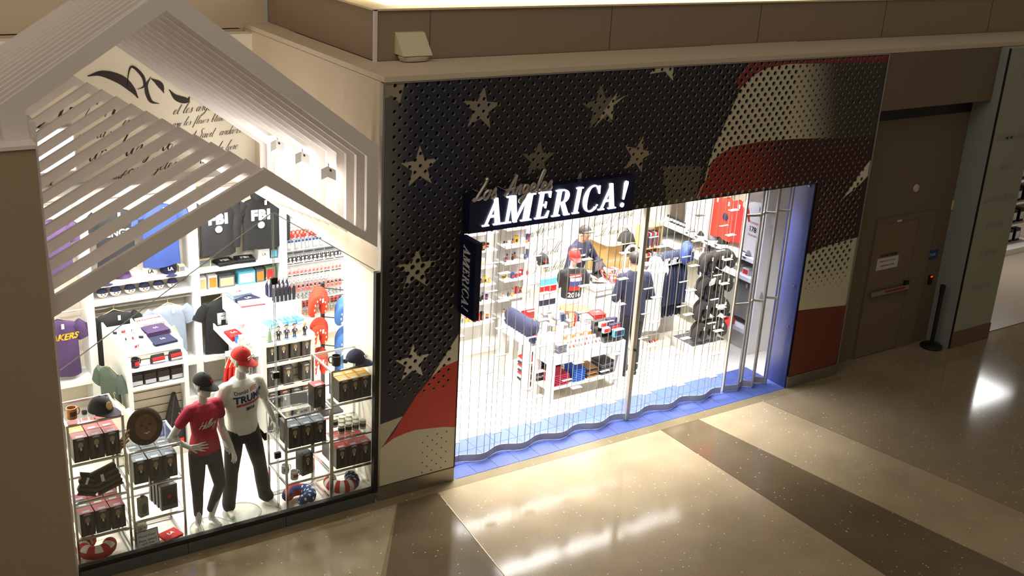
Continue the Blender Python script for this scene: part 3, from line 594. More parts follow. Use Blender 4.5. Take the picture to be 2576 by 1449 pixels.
def vox(mb, size, smooth=3, name='body', mats=None):
    me = mb.mesh(name, mats or [m_man]); o = bpy.data.objects.new('tmp', me); C.objects.link(o)
    r = o.modifiers.new('r', 'REMESH'); r.mode = 'VOXEL'; r.voxel_size = size; r.use_smooth_shade = True
    if smooth: s = o.modifiers.new('s', 'SMOOTH'); s.factor = .5; s.iterations = smooth
    dg = bpy.context.evaluated_depsgraph_get(); out = bpy.data.meshes.new_from_object(o.evaluated_get(dg)); bpy.data.objects.remove(o)
    out.materials.clear()
    for m in (mats or [m_man]): out.materials.append(m)
    out.shade_smooth(); return out
def rc(mb, p0, p1, r0, r1, n=12):   # round cone
    P0, P1 = Vector(p0), Vector(p1); d = (P1-P0); L = d.length; d.normalize(); pts, rr = [], []
    for a in (80, 50, 20): pts.append(P0 - d*r0*math.sin(math.radians(a))); rr.append(r0*math.cos(math.radians(a)))
    pts.append(P0.lerp(P1, .5)); rr.append((r0+r1)/2)
    for a in (20, 50, 80): pts.append(P1 + d*r1*math.sin(math.radians(a))); rr.append(r1*math.cos(math.radians(a)))
    mb.tube([tuple(p) for p in pts], rr, n)
def chain(mb, pts, rs):
    for a, b_, r0, r1 in zip(pts, pts[1:], rs, rs[1:]): rc(mb, a, b_, r0, r1)
def hand(mb, w, d, nrm, thumb, curl=.35, s=1.0):
    """palm at wrist w pointing along d, palm facing nrm, thumb on the side 'thumb' (+1/-1)"""
    d = Vector(d).normalized(); n = Vector(nrm).normalized(); n = (n-d*n.dot(d)).normalized(); u = d.cross(n)*thumb; w = Vector(w)
    for k in (-1, 0, 1): rc(mb, w+u*k*.014*s, w+d*.075*s+u*k*.024*s, .014*s, .012*s, 8)
    for k, (off, ln) in enumerate(((.036, .070), (.013, .080), (-.012, .074), (-.035, .056))):
        a = w+d*.085*s+u*off*s; b = a+(d*math.cos(curl*.5)+n*math.sin(curl*.5)+u*off*5).normalized()*ln*.5*s
        c = b+(d*math.cos(curl*1.3)+n*math.sin(curl*1.3)+u*off*5).normalized()*ln*.5*s
        rc(mb, a, b, .0088*s, .008*s, 8); rc(mb, b, c, .008*s, .006*s, 8)
    a = w+d*.02*s+u*.026*s; b = a+(d*.7+u*.75+n*.15).normalized()*.042*s; rc(mb, a, b, .0115*s, .009*s, 8); rc(mb, b, b+(d*.9+u*.35+n*.3).normalized()*.032*s, .009*s, .007*s, 8)
from mathutils.bvhtree import BVHTree
def wrap(o, target_me, ydir=1, off=.003, sub=True):
    """lay flat lettering (local XZ after rotation baked) on the cloth in front of it"""
    me = o.data; bm = bmesh.new(); bm.from_mesh(me)
    bm.transform(o.matrix_basis); o.matrix_basis = Matrix()
    if sub: bmesh.ops.triangulate(bm, faces=bm.faces); bmesh.ops.subdivide_edges(bm, edges=[e for e in bm.edges if e.calc_length() > .02], cuts=2)
    T = BVHTree.FromPolygons([v.co for v in target_me.vertices], [p.vertices[:] for p in target_me.polygons])
    for v in bm.verts:
        h = T.ray_cast(Vector((v.co.x, -1.0, v.co.z)), Vector((0, 1, 0)))
        if h[0] is not None: v.co = Vector((v.co.x, h[0].y-off, v.co.z))
    bm.to_mesh(me); bm.free(); return o
def headmesh(mb, c, s=1.0, face=True, tilt=0, yaw=0):
    c = Vector(c); M = Matrix.Translation(c) @ Matrix.Rotation(yaw, 4, 'Z') @ Matrix.Rotation(tilt, 4, 'X'); old = mb.T; mb.T = M
    mb.ball((0, .012*s, .03*s), (.076*s, .094*s, .088*s), 16, 10); mb.ball((0, -.018*s, -.035*s), (.058*s, .068*s, .085*s), 14, 9)
    if face:
        rc(mb, (0, -.082*s, .005*s), (0, -.102*s, -.028*s), .008*s, .013*s, 8); rc(mb, (-.02*s, -.074*s, -.062*s), (.02*s, -.074*s, -.062*s), .008*s, .008*s, 8)
        rc(mb, (-.040*s, -.066*s, .012*s), (.040*s, -.066*s, .012*s), .011*s, .011*s, 8); mb.ball((0, -.052*s, -.098*s), (.030*s, .026*s, .022*s), 8, 6)
        for k in (-1, 1): mb.ball((k*.076*s, .008*s, -.012*s), (.010*s, .020*s, .032*s), 8, 6)
    mb.T = old
def capmesh(r=.092, flat=False):
    mb = MB(); rings = []
    for i in range(7):
        a = i/6*PI/2; rr = r*math.cos(a)*(1 if not flat else 1) if i < 6 else .004; z = (.105 if not flat else .115)*math.sin(a)*r/.092
        rings.append([(rr*math.cos(2*PI*k/20)*.95, rr*math.sin(2*PI*k/20)*1.08, z) for k in range(20)])
    mb.loft(rings, 0)
    br = []   # brim
    n = 12; top = []; bot = []
    for k in range(n+1):
        a = -PI/2 + (k/n-.5)*PI*.82; xi, yi = r*.93*math.cos(a), r*1.04*math.sin(a)
        xo, yo = xi*1.08, yi - .085*math.cos((k/n-.5)*PI)**.7*r/.092 if 0 < k < n else yi
        zo = (-.018*abs((k/n-.5)*2)**2 - .012) if not flat else 0
        top += [(xi, yi, .004), (xo, yo, zo)]; bot += [(xi, yi, -.002), (xo, yo, zo-.005)]
    v = top+bot; K = len(top); fs = []
    for k in range(n):
        a, b_, c, d = 2*k, 2*k+1, 2*k+3, 2*k+2; fs += [(a, b_, c, d), (K+a, K+d, K+c, K+b_), (b_, K+b_, K+c, c)]
    fs += [(0, K, K+1, 1), (2*n, 2*n+1, K+2*n+1, K+2*n)]
    mb.add(v, fs, 1); mb.ball((0, 0, .106 if not flat else .116), (.008, .008, .004), 8, 4, 1)
    return mb
_cap = {}
def cap(name, label, loc, rot, crown, brim, logo=None, logom=None, group=None, parent=None, flat=False, cat='cap', s=1.0):
    k = (crown.name, brim.name, flat)
    if k not in _cap: _cap[k] = capmesh(flat=flat).mesh('crown', [crown, brim], 40)
    if parent is None: t = thing(name, label, cat, loc, rot, group)
    else: t = link(name, None, parent, loc, rot if isinstance(rot, tuple) else (0, 0, rot))
    if parent is not None:
        o = link('cap_shell', _cap[k], t); 
    else: o = link('crown', _cap[k], t)
    t.scale = (s, s, s)
    if logo: text(logo, .05, logom or m_prt, t, (0, -.099, .05), (math.radians(68), 0, 0), name='emblem', ext=.003, bold=.0015)
    return t
def figure_box(lid, name='bobblehead_box'):
    t = thing(name, 'x', 'boxed figure')
    w_, d_, h_ = .135, .125, .25
    MB().box(-w_/2, -d_/2, 0, w_/2, d_/2, h_-.004, 0).box(-w_/2, -d_/2, h_-.004, w_/2, d_/2, h_, 1).build('carton', [m_boxd, lid], t)
    g = MB(); y = -d_/2
    g.prism([(-.05, .015), (.05, .015), (.05, .20), (.04, .225), (-.04, .225), (-.05, .20)], y-.001, y, 0)
    g.ball((0, y-.002, .175), (.024, .004, .032), 8, 6, 1); g.prism([(-.024, .075), (.024, .075), (.030, .125), (.018, .145), (-.018, .145), (-.030, .125)], y-.005, y-.001, 2)
    g.prism([(-.018, .03), (-.004, .03), (0, .075), (.004, .03), (.018, .03), (.02, .08), (-.02, .08)], y-.004, y-.001, 2); g.prism([(-.006, .12), (.006, .12), (.009, .145), (-.009, .145)], y-.007, y-.005, 3)
    g.build('figure_window', [mat('carton_window', (74, 68, 64), .3), mat('figure_face', (176, 150, 120), .5), m_suit, m_prt], t)
    MB().prism([(-.03, 0), (.03, 0), (.036, .012), (0, .02), (-.036, .012)], y-.0015, y, 0).build('title_tab', m_silver, t, (0, 0, .226))
    MB().box(-.035, -.045, h_, .035, -.015, h_+.001).build('top_label', m_silver, t)
    return t
BOX = {k: figure_box(m) for k, m in (('red', m_boxr), ('yellow', m_boxy), ('grey', m_boxg))}
_used = set()
def put(proto, loc, rot, label, group=None, scale=None):
    if proto.name not in _used:
        _used.add(proto.name); index(proto); proto.location = loc; proto.rotation_euler = rot if isinstance(rot, tuple) else (0, 0, rot)
        proto['label'] = label
        if group: proto['group'] = group
        if scale: proto.scale = scale
        return proto
    if proto.name not in KIDS: index(proto)
    return dup(proto, loc, rot, label, group, scale)
def boxgrid(kind, unit, x0, y0, z, nx, ny, lvl, sx=.142, sy=.132, extra=None):
    for j in range(ny):
        for i in range(nx):
            k = extra.get((i, j), kind) if extra else kind
            lab = '%s lidded figure box, %s, %s row, %s on the %s' % (k, ['left', 'middle', 'right'][i] if nx == 3 else ['left', 'right'][i] if nx == 2 else 'single', ['front', 'second', 'rear'][j], lvl, unit)
            put(BOX[k], (x0+i*sx+rnd.uniform(-.003, .003), y0+j*sy, z+.001), rnd.uniform(-.03, .03), lab, 'boxed bobblehead figures')
def chrome_unit(label, x, y, levels, cat='display stand'):
    t = thing('chrome_display_stand', label, cat, (x, y, 0)); a = .5; r = .011; H = levels[-1]
    for px_, py_ in ((0, 0), (a, 0), (0, a), (a, a)): MB().box(px_-r, py_-r, 0, px_+r, py_+r, H).build('post', m_chrome, t)
    for z in levels:
        g = MB(); zt = z if z > .05 else .03
        for yy in (0, a): g.box(r, yy-r*.8, zt-.02, a-r, yy+r*.8, zt)
        for xx in (0, a): g.box(xx-r*.8, r, zt-.02, xx+r*.8, a-r, zt)
        g.build('shelf_frame', m_chrome, t)
        if z > .05: MB().box(r*.4, r*.4, z, a-r*.4, a-r*.4, z+.006).build('glass_shelf', m_glass, t)
    return t
LT = (1.85, 9.87); LL = (2.385, 9.85); RL = (3.955, 9.80); RT = (4.50, 9.86)
chrome_unit('tall chrome and glass display stand at the left end of the window', *LT, [.02, .33, .73, 1.14, 1.56])
chrome_unit('lower chrome and glass display stand beside the left mannequin', *LL, [.02, .38, .76, 1.15])
chrome_unit('lower chrome and glass display stand right of the mannequins', *RL, [.02, .40, .79, 1.18])
chrome_unit('tall chrome and glass display stand at the right end of the window', *RT, [.02, .37, .76, 1.17, 1.57])
boxgrid('red', 'left tall stand', LT[0]+.11, LT[1]+.08, 1.146, 3, 3, 'upper shelf', extra={(0, 1): 'yellow'})
boxgrid('red', 'left tall stand', LT[0]+.11, LT[1]+.08, .336, 3, 3, 'lower shelf', extra={(0, 1): 'grey'})
boxgrid('grey', 'left low stand', LL[0]+.11, LL[1]+.10, .766, 3, 3, 'top inner shelf')
boxgrid('grey', 'right low stand', RL[0]+.11, RL[1]+.08, .796, 3, 2, 'top inner shelf')
boxgrid('yellow', 'right tall stand', RT[0]+.16, RT[1]+.08, 1.176, 3, 2, 'top inner shelf', sx=.12)
boxgrid('red', 'right tall stand', RT[0]+.13, RT[1]+.08, .376, 3, 3, 'lower shelf', sx=.136)
put(BOX['red'], (RL[0]+.40, RL[1]+.12, 1.188), .1, 'red lidded figure box standing alone on top of the right low stand', 'boxed bobblehead figures')
put(BOX['grey'], (RL[0]+.26, RL[1]+.14, .406), .2, 'grey lidded figure box beside two white mugs on the right low stand', 'boxed bobblehead figures')
# mugs
def mug(name, label, loc, rot, m, print_m=None, s=1.0, word_=None, group=None, inner=None):
    t = thing(name, label, 'mug', loc, rot, group); t.scale = (s, s, s)
    MB().lathe([(.038, 0), (.041, .006), (.041, .095), (.037, .095), (.036, .012), (.0, .010)], 20, m=0, caps=False).build('cup', m, t, smooth=40)
    MB().tube([(.040, 0, .080), (.062, 0, .078), (.070, 0, .050), (.062, 0, .022), (.040, 0, .018)], .0055, 6).build('handle', m, t, smooth=60)
    if print_m: MB().loft([[(r_*math.cos(a), r_*math.sin(a), z) for a in [math.radians(-140+10*k) for k in range(11)]] for r_, z in ((.0415, .03), (.0415, .07))], caps=False).build('print', print_m, t)
    return t
mug('coffee_mug', 'orange mug on the glass top of the left tall stand', (LT[0]+.075, LT[1]+.12, 1.567), .3, m_orange, m_boxd, 1.15)
mug('coffee_mug', 'front grey white mug on the right low stand', (RL[0]+.11, RL[1]+.06, .407), .2, m_white, m_boxr, 1.0, group='mugs on the right low stand')
mug('coffee_mug', 'rear grey white mug on the right low stand', (RL[0]+.075, RL[1]+.22, .407), .2, m_white, m_boxg, 1.0, group='mugs on the right low stand')
mug('coffee_mug', 'black mug on the glass top of the right tall stand', (RT[0]+.10, RT[1]+.11, 1.577), 2.6, m_black, None, 1.15)
def shot(label, loc):
    t = thing('shot_glass', label, 'shot glass', loc); MB().lathe([(.022, 0), (.028, .055), (.025, .055), (.018, .012), (0, .01)], 14, caps=False).build('glass', m_clear, t, smooth=40)
    MB().lathe([(.0235, .012), (.0268, .040)], 14, caps=False).build('print', m_boxg, t, smooth=40); return t
shot('small printed shot glass between the orange mug and the black cap', (LT[0]+.19, LT[1]+.13, 1.567)); shot('small printed shot glass between the black mug and the navy cap', (RT[0]+.20, RT[1]+.10, 1.577))
c_ = cap('snapback_cap', 'black flat brimmed cap with a round emblem on the left tall stand', (LT[0]+.345, LT[1]+.16, 1.572), .6, m_blk, mat('dark_plum_twill', (50, 36, 52), .8), flat=True, s=1.25)
MB().lathe([(0, 0), (.032, 0), (.030, .004), (0, .006)], 14).build('emblem', m_tan, c_, (0, -.086, .055), (math.radians(70), 0, 0))
cap('baseball_cap', 'navy cap with white LA letters on the right tall stand', (RT[0]+.34, RT[1]+.13, 1.582), .75, m_nvy, m_nvy, 'LA', s=1.15)
# neck pillows: a fat horseshoe made of coloured segments
def pillow(label, loc, rot, mats, fn, s=1.0, R=.10, r=.055, group=None, name='neck_pillow'):
    t = thing(name, label, 'neck pillow', loc, rot, group); t.scale = (s, s, s); g = MB(); n = 14; K = 36; rings = []
    for i in range(K+1):
        a = math.radians(-62 + 304*i/K); u = min(1, math.sin(PI*min(1, max(0, i/K))*.5+.0)*1.0) if 0 else 1
        e = min(i, K-i)/4; rr = r*(.35 if e == 0 else .72 if e < .3 else .9 if e < .6 else 1)
        c = Vector((R*math.cos(a), R*math.sin(a), 0)); d = Vector((math.cos(a), math.sin(a), 0))
        rings.append([tuple(c + d*rr*math.cos(2*PI*k/n) + Vector((0, 0, rr*math.sin(2*PI*k/n)+r))) for k in range(n)])
    b0 = len(g.F); g.loft(rings, 0)
    for f_ in range(K*n): g.I[b0+f_] = fn(f_//n, f_ % n, K, n)
    g.build('cushion', mats, t, smooth=60); return t
m_str = mat('red_stripe_plush', (190, 44, 40), .9); m_wst = mat('white_stripe_plush', (236, 228, 214), .9); m_bst = mat('blue_star_plush', (44, 62, 112), .9)
def flagfn(i, k, K, n):
    if i > K*.62: return 2 if (i+k*3) % 5 else 1
    return 0 if (i//2) % 2 else 1
pillow('red and white striped neck pillow at the bottom of the left tall stand', (LT[0]+.20, LT[1]+.17, .035), 2.4, [m_str, m_wst, m_bst], lambda i, k, K, n: 0 if (i//3) % 2 == 0 else (1 if 1 <= k <= 6 else 0), 1.25)
o_ = MB().prism([(.035*(1 if q % 2 == 0 else .42)*math.cos(q*PI/5+.3), .035*(1 if q % 2 == 0 else .42)*math.sin(q*PI/5+.3)) for q in range(10)], 0, .006, ax='xy').build('star', m_wst, None, (LT[0]+.20, LT[1]+.05, .125))
o_.name = 'plush_star'; tag(o_, 'small white plush star resting on the striped neck pillow', 'star')
pillow('blue star patterned neck pillow at the bottom of the right low stand', (RL[0]+.22, RL[1]+.20, .035), -1.0, [m_str, m_wst, m_bst], lambda i, k, K, n: 2 if i < K*.55 and (i*3+k*5) % 7 else (1 if i < K*.55 else (0 if (k//2) % 2 else 2)), 1.2)
pillow('red white and blue flag neck pillow at the bottom of the right tall stand', (RT[0]+.20, RT[1]+.19, .035), 2.9, [m_str, m_wst, m_bst], flagfn, 1.3)
# jars
jar_me = None
t = thing('souvenir_jar', 'x', 'jar'); MB().lathe([(.034, 0), (.036, .01), (.036, .085), (.033, .09), (0, .09)], 14, caps=False).build('tub', mat('cream_tub', (224, 220, 200), .4), t, smooth=40)
MB().lathe([(.037, .03), (.037, .07)], 14, caps=False).build('label_band', m_suit, t, smooth=40); MB().lathe([(.036, .088), (.036, .10), (.026, .103), (0, .10)], 14).build('lid', mat('cream_lid', (206, 200, 176), .4), t, smooth=40)
JAR = t; q = 0
for j, (nx, xo) in enumerate(((4, .15), (3, .19), (3, .15))):
    for i in range(nx):
        put(JAR, (RT[0]+xo+i*.085, RT[1]+.09+j*.085, .767), rnd.uniform(-.4, .4), 'cream jar, %s from the left in the %s row on the right tall stand' % (ORD[i], ['front', 'middle', 'back'][j]), 'cream jars on the right tall stand')
# bags on the left tall stand
def flagbag(label, loc, rot, w_, h_):
    t = thing('camouflage_flag_bag', label, 'bag', loc, rot); g = MB(); n = 9
    for i in range(n):
        z0, z1 = h_*i/n, h_*(i+1)/n; b0 = .035*math.sin(PI*(i+.5)/n)+.012
        g.prism([(-w_/2+.01*math.sin(i*2), z0), (w_/2+.008*math.cos(i*3), z0), (w_/2+.008*math.cos(i*3+3), z1), (-w_/2+.01*math.sin(i*2+2), z1)], -b0, b0, i % 2)
    g.build('fabric', [m_khaki, m_dkol], t); MB().box(-w_*.42, -.05, h_*.55, -w_*.02, -.046, h_*.98).build('star_field', m_dkol, t)
    for i in range(6): 
        pass
    MB().box(-w_*.3, -.056, h_*.5, -w_*.18, -.052, h_*.80).build('price_tag', m_prt, t, (0, 0, 0), (0, .15, 0)); return t
flagbag('larger olive and black flag patterned bag on the left tall stand', (LT[0]+.36, LT[1]+.07, .755), (math.radians(-12), math.radians(-14), .1), .25, .24)
flagbag('smaller olive and black flag patterned bag on the left tall stand', (LT[0]+.13, LT[1]+.07, .745), (math.radians(-20), math.radians(14), -.2), .17, .22)
# left low stand: round cutout face, cases, books, bear
t = thing('round_face_cushion', 'large round dark cushion printed with a smiling face on the left low stand', 'cushion', (LL[0]+.19, LL[1]+.06, 1.157), (math.radians(-12), 0, .05))
g = MB(); n = 28
g.loft([[(rx*math.cos(2*PI*k/n), y, .19+rx*1.08*math.sin(2*PI*k/n)) for k in range(n)] for rx, y in ((.02, -.032), (.12, -.028), (.165, -.012), (.175, 0), (.165, .02), (.05, .032))]); g.build('cushion', mat('dark_brown_hair_print', (74, 56, 38), .8, var=.25, scale=12), t, smooth=60)
g = MB(); g.prism([(.105*math.cos(2*PI*k/24), .19+.125*math.sin(2*PI*k/24)) for k in range(24)], -.037, -.030); g.build('printed_face', mat('face_print', (120, 88, 66), .8, var=.1), t)
g = MB()
for sx_ in (-1, 1): g.prism([(sx_*.042+.018*math.cos(2*PI*k/10), .215+.009*math.sin(2*PI*k/10)) for k in range(10)], -.039, -.037, 0); g.prism([(sx_*.042-.022, .238), (sx_*.042+.022, .240), (sx_*.042+.02, .246), (sx_*.042-.02, .244)], -.039, -.037, 0)
g.prism([(-.008, .165), (.008, .165), (.004, .20), (-.004, .20)], -.040, -.037, 0); g.prism([(-.035, .145), (0, .125), (.035, .145), (0, .135)], -.040, -.037, 1); g.build('features', [m_boxd, m_prt], t)
for i in range(3): MB().tube([(-.17+.01*i, -.01, .10+.05*i), (-.24, -.02, .06+.03*i), (-.27, -.01, .0+.03*i)], [.012, .016, .004], 6).build('ribbon', mat('bronze_foil', (150, 110, 80), .3, .6), t)
t = thing('phone_case_box', 'tall pale carton with a grey oval on the left low stand', 'box', (LL[0]+.11, LL[1]+.07, .388), .25); MB().box(-.045, -.03, 0, .045, .03, .20).build('carton', mat('pale_olive_carton', (150, 146, 120), .4), t)
MB().prism([(.03*math.cos(a*PI/8), .09+.06*math.sin(a*PI/8)) for a in range(16)], -.032, -.030).build('oval_window', m_boxg, t); MB().box(-.02, -.004, .20, .02, .004, .225).build('hang_tab', m_boxg, t)
for i in range(4):
    t = thing('gift_book', ['nearest', 'second', 'third', 'farthest'][i]+' of four upright grey gift books on the left low stand', 'book', (LL[0]+.37-.012*i, LL[1]+.09+.075*i, .388), (0, 0, .06), 'gift books on the left low stand')
    MB().box(-.085, -.028, 0, .085, .028, .27).build('cover', m_boxg, t); MB().box(-.080, -.024, .268, .083, .024, .2715).build('pages', m_prt, t)
    if i == 0: MB().prism([(.03*(1 if q_ % 2 == 0 else .45)*math.cos(q_*PI/5), .15+.03*(1 if q_ % 2 == 0 else .45)*math.sin(q_*PI/5)) for q_ in range(10)], -.031, -.028).build('red_star', m_red, t); MB().box(-.07, -.030, .05, .07, -.028, .24).build('dark_cover_print', m_boxd, t)
def bear(label, loc, rot=0, s=1.0, m=m_fur, shirt=None):
    t = thing('teddy_bear', label, 'teddy bear', loc, rot); t.scale = (s, s, s)
    MB().ball((0, 0, .07), (.06, .055, .07), 14, 9).build('body', shirt or m, t, smooth=60); h = MB().ball((0, -.01, .165), (.052, .05, .048), 14, 9).ball((0, -.055, .155), (.022, .018, .017), 10, 7).build('head', m, t, smooth=60)
    for k in (-1, 1):
        MB().ball((k*.038, 0, .205), (.017, .010, .017), 8, 6).build('ear', m, t, smooth=60); MB().ball((k*.065, -.03, .085), (.020, .035, .020), 8, 6).build('arm', m, t, smooth=60); MB().ball((k*.045, -.06, .022), (.024, .045, .022), 8, 6).build('leg', m, t, smooth=60)
    MB().ball((0, -.073, .160), (.008, .006, .006), 8, 5).ball((-.018, -.052, .178), .005, 6, 4).ball((.018, -.052, .178), .005, 6, 4).build('face', m_black, t); return t
bear('cream teddy bear at the bottom of the left low stand', (LL[0]+.10, LL[1]+.17, .005), .1, 1.2)
t = thing('notice_card', 'small white framed notice leaning in front of the teddy bear', 'notice', (LL[0]+.13, LL[1]+.05, .035), (math.radians(-14), 0, .08)); MB().box(-.12, -.004, 0, .12, .004, .17).build('frame', m_boxg, t); MB().box(-.113, -.006, .007, .113, -.004, .163).build('card', m_prt, t)
for z_, s_ in ((.115, 'Please Keep'), (.07, 'Bears Seated'), (.035, 'with love')): text(s_, .034, m_boxd, t, (0, -.0075, z_), shear=.2, ext=.0005)
def folded(name, label, loc, rot, w_, d_, n, cols, group=None, th=.017, cat='folded shirts', pr=None, prm=None, prsize=.06):
    t = thing(name, label, cat, loc, rot, group)
    for i in range(n):
        g = MB(); r_ = th/2; o1 = rnd.uniform(-.006, .006); ring = []
        sec = [(-w_/2, 0), (-w_/2+.012, r_*.9), (0, r_*1.05), (w_/2-.012, r_*.9), (w_/2, 0), (w_/2-.01, -r_*.95), (-w_/2+.01, -r_*.95)]
        g.loft([[(x_+o1, y_, z_*(1 if abs(y_) < d_/2-.002 else .35)+r_) for x_, z_ in sec] for y_ in (-d_/2, -d_/2+.012, 0, d_/2-.012, d_/2)]); g.build('folded_shirt', cols[i % len(cols)], t, (0, 0, i*th), smooth=50)
    if pr: text(pr, prsize, prm or m_prt, t, (0, 0, n*th+.003), (0, 0, 0), ext=.001, bold=.002)
    return t
folded('folded_shirts', 'bright red folded shirt lying at the bottom of the left low stand', (LL[0]+.38, LL[1]+.12, .035), .3, .20, .17, 2, [m_red], pr='LA')
# acrylic pieces
t = thing('crystal_frame', 'clear crystal picture frame glinting on the right low stand', 'picture frame', (RL[0]+.22, RL[1]+.17, 1.190), (math.radians(-20), 0, -.3)); MB().box(-.12, -.012, 0, .12, .012, .17).build('acrylic_block', m_clear, t); MB().box(-.09, -.014, .03, .09, -.012, .14).build('print', m_silver, t); MB().prism([(-.12, 0), (.12, 0), (.12, .012), (-.12, .012)], .012, .08).build('foot', m_clear, t)
t = thing('glass_ashtray', 'thick square glass ashtray in front of the crystal frame', 'ashtray', (RL[0]+.20, RL[1]+.07, 1.187), .4); MB().lathe([(.055, 0), (.06, .03), (.045, .03), (.04, .01), (0, .01)], 4, caps=False).build('dish', m_clear, t); MB().lathe([(.036, .011), (0, .012)], 4, caps=False).build('print', m_boxg, t)

# ------------------------------------------------------------------ mannequins
SCRIPT.update({'H': ([[(.12, 1.0), (.10, .5), (.0, .0)], [(.52, 1.05), (.44, .5), (.36, .0)], [(.0, .42), (.3, .50), (.56, .60)]], .5), 'y': ([[(.04, .38), (.04, .12), (.16, .06), (.28, .38), (.20, -.2), (.06, -.42), (-.04, -.3), (.34, .05)]], .34),
 'a': ([[(.26, .36), (.12, .42), (.02, .22), (.08, .02), (.22, .18), (.30, .42), (.24, .08), (.34, .03)]], .36), 'r': ([[(.02, .0), (.12, .38), (.10, .32), (.20, .42), (.28, .38)]], .27), 'i': ([[(.02, .10), (.12, .40), (.06, .08), (.14, .0), (.20, .06)], [(.14, .56), (.16, .60)]], .2)})
def hook_base(t, x, y, r):
    d = MB().lathe([(r, 0), (r, .010)], 36, (x, y, -.012)).build('glass_base', m_glass, t); MB().tube([(x+r*math.cos(a*PI/24), y+r*math.sin(a*PI/24), -.006) for a in range(48)], .004, 4, closed=True).build('disc_edge', m_gedge, d)
def mannequin_f():
    t = thing('mannequin', 'white female mannequin in crimson lettered t-shirt and black cap, hand on hip', 'mannequin', (3.17, 10.02, .012), math.radians(10))
    g = MB(); e = ell
    g.loft([e((0, 0, .84), .13, .10), e((0, 0, .92), .155, .11), e((0, 0, 1.02), .135, .095), e((0, -.005, 1.10), .115, .085), e((0, -.01, 1.20), .13, .10), e((0, -.012, 1.29), .140, .105), e((0, 0, 1.38), .15, .085), e((0, .005, 1.42), .10, .06)])
    rc(g, (-.14, 0, 1.375), (.14, 0, 1.375), .045, .045); chain(g, [(0, .005, 1.40), (0, -.01, 1.52)], [.05, .044]); headmesh(g, (0, -.03, 1.62), .98, yaw=.5)
    hip = [(-.085, 0, .86), (.085, 0, .86)]
    kn = [(-.115, -.03, .47), (.125, -.05, .47)]; an = [(-.095, .02, .09), (.06, .03, .09)]
    for s in (0, 1):
        chain(g, [hip[s], kn[s], an[s]], [.088, .052, .034]); a = an[s]; rc(g, (a[0], a[1]+.02, .055), (a[0]+(s-.5)*.05, a[1]-.13, .022), .032, .020); rc(g, (a[0], a[1]+.02, .04), (a[0], a[1], .08), .03, .034)
    sh = [(-.17, 0, 1.36), (.17, 0, 1.36)]
    el0 = (-.33, .06, 1.10); wr0 = (-.185, -.06, 1.00); chain(g, [sh[0], el0, wr0], [.046, .036, .025]); hand(g, wr0, (.9, -.35, -.05), (0, 1, 0), -1, .12, 1.08)
    el1 = (.22, .04, 1.08); wr1 = (.27, -.06, .86); chain(g, [sh[1], el1, wr1], [.046, .036, .025]); hand(g, wr1, (.12, -.30, -.95), (-1, 0, 0), 1, .35, 1.08)
    link('body', vox(g, .0056, 2, 'body', [m_man]), t)
    g = MB(); g.loft([e((0, 0, .885), .158, .118), e((0, 0, .93), .166, .122), e((0, 0, 1.02), .150, .110), e((0, -.005, 1.10), .130, .100), e((0, -.01, 1.20), .142, .112), e((0, -.014, 1.29), .152, .118), e((0, 0, 1.37), .165, .100), e((0, .005, 1.425), .095, .070)])
    rc(g, (-.14, 0, 1.378), (.14, 0, 1.378), .060, .060); rc(g, (-.16, 0, 1.36), (-.235, .025, 1.25), .062, .060); rc(g, (.16, 0, 1.36), (.195, .02, 1.24), .062, .060)
    sm_ = vox(g, .009, 2, 'shirt', [m_pink]); link('shirt', sm_, t)
    g = MB(); x = -.10
    for ch in 'Hillary':
        st, wd = SCRIPT[ch]
        for pl in st:
            P = stroke(pl, 3)
            for a, b_ in zip(P, P[1:]):
                dx, dz = b_[0]-a[0], b_[1]-a[1]; L_ = math.hypot(dx, dz) or 1; ox, oz = -dz/L_*.045, dx/L_*.045; S_ = .088
                g.add([(x+(u_+v_*.3)*S_, -.25, 1.185+v_*S_+(x+.10)*.22) for u_, v_ in ((a[0]+ox, a[1]+oz), (b_[0]+ox, b_[1]+oz), (b_[0]-ox, b_[1]-oz), (a[0]-ox, a[1]-oz))], [(0, 1, 2, 3)])
        x += wd*.088*.92
    wrap(tag(g.build('shirt_lettering', m_prt, t), kind='stuff'), sm_, sub=False)
    wrap(text('2016', .028, m_prt, t, (.06, -.2, 1.165), (PI/2, -.12, 0), name='shirt_lettering', ext=.001), sm_)
    g = MB(); g.loft([e((0, 0, .78), .15, .115), e((0, 0, .86), .163, .122), e((0, 0, .93), .15, .112)]); 
    for s in (0, 1): chain(g, [hip[s], kn[s], (an[s][0], an[s][1], .17)], [.098, .062, .048])
    link('trousers', vox(g, .010, 2, 'trousers', [m_denim]), t)
    MB().tube([(-.02, .07, 0), (-.05, .06, .18)], .006, 6).build('support_rod', m_chrome, t); hook_base(t, 0, -.03, .20)
    c = cap('cap', None, (0, -.02, 1.655), (math.radians(12), 0, .5), m_blk, m_blk, 'H', m_red, parent=t, s=1.02)
    return t
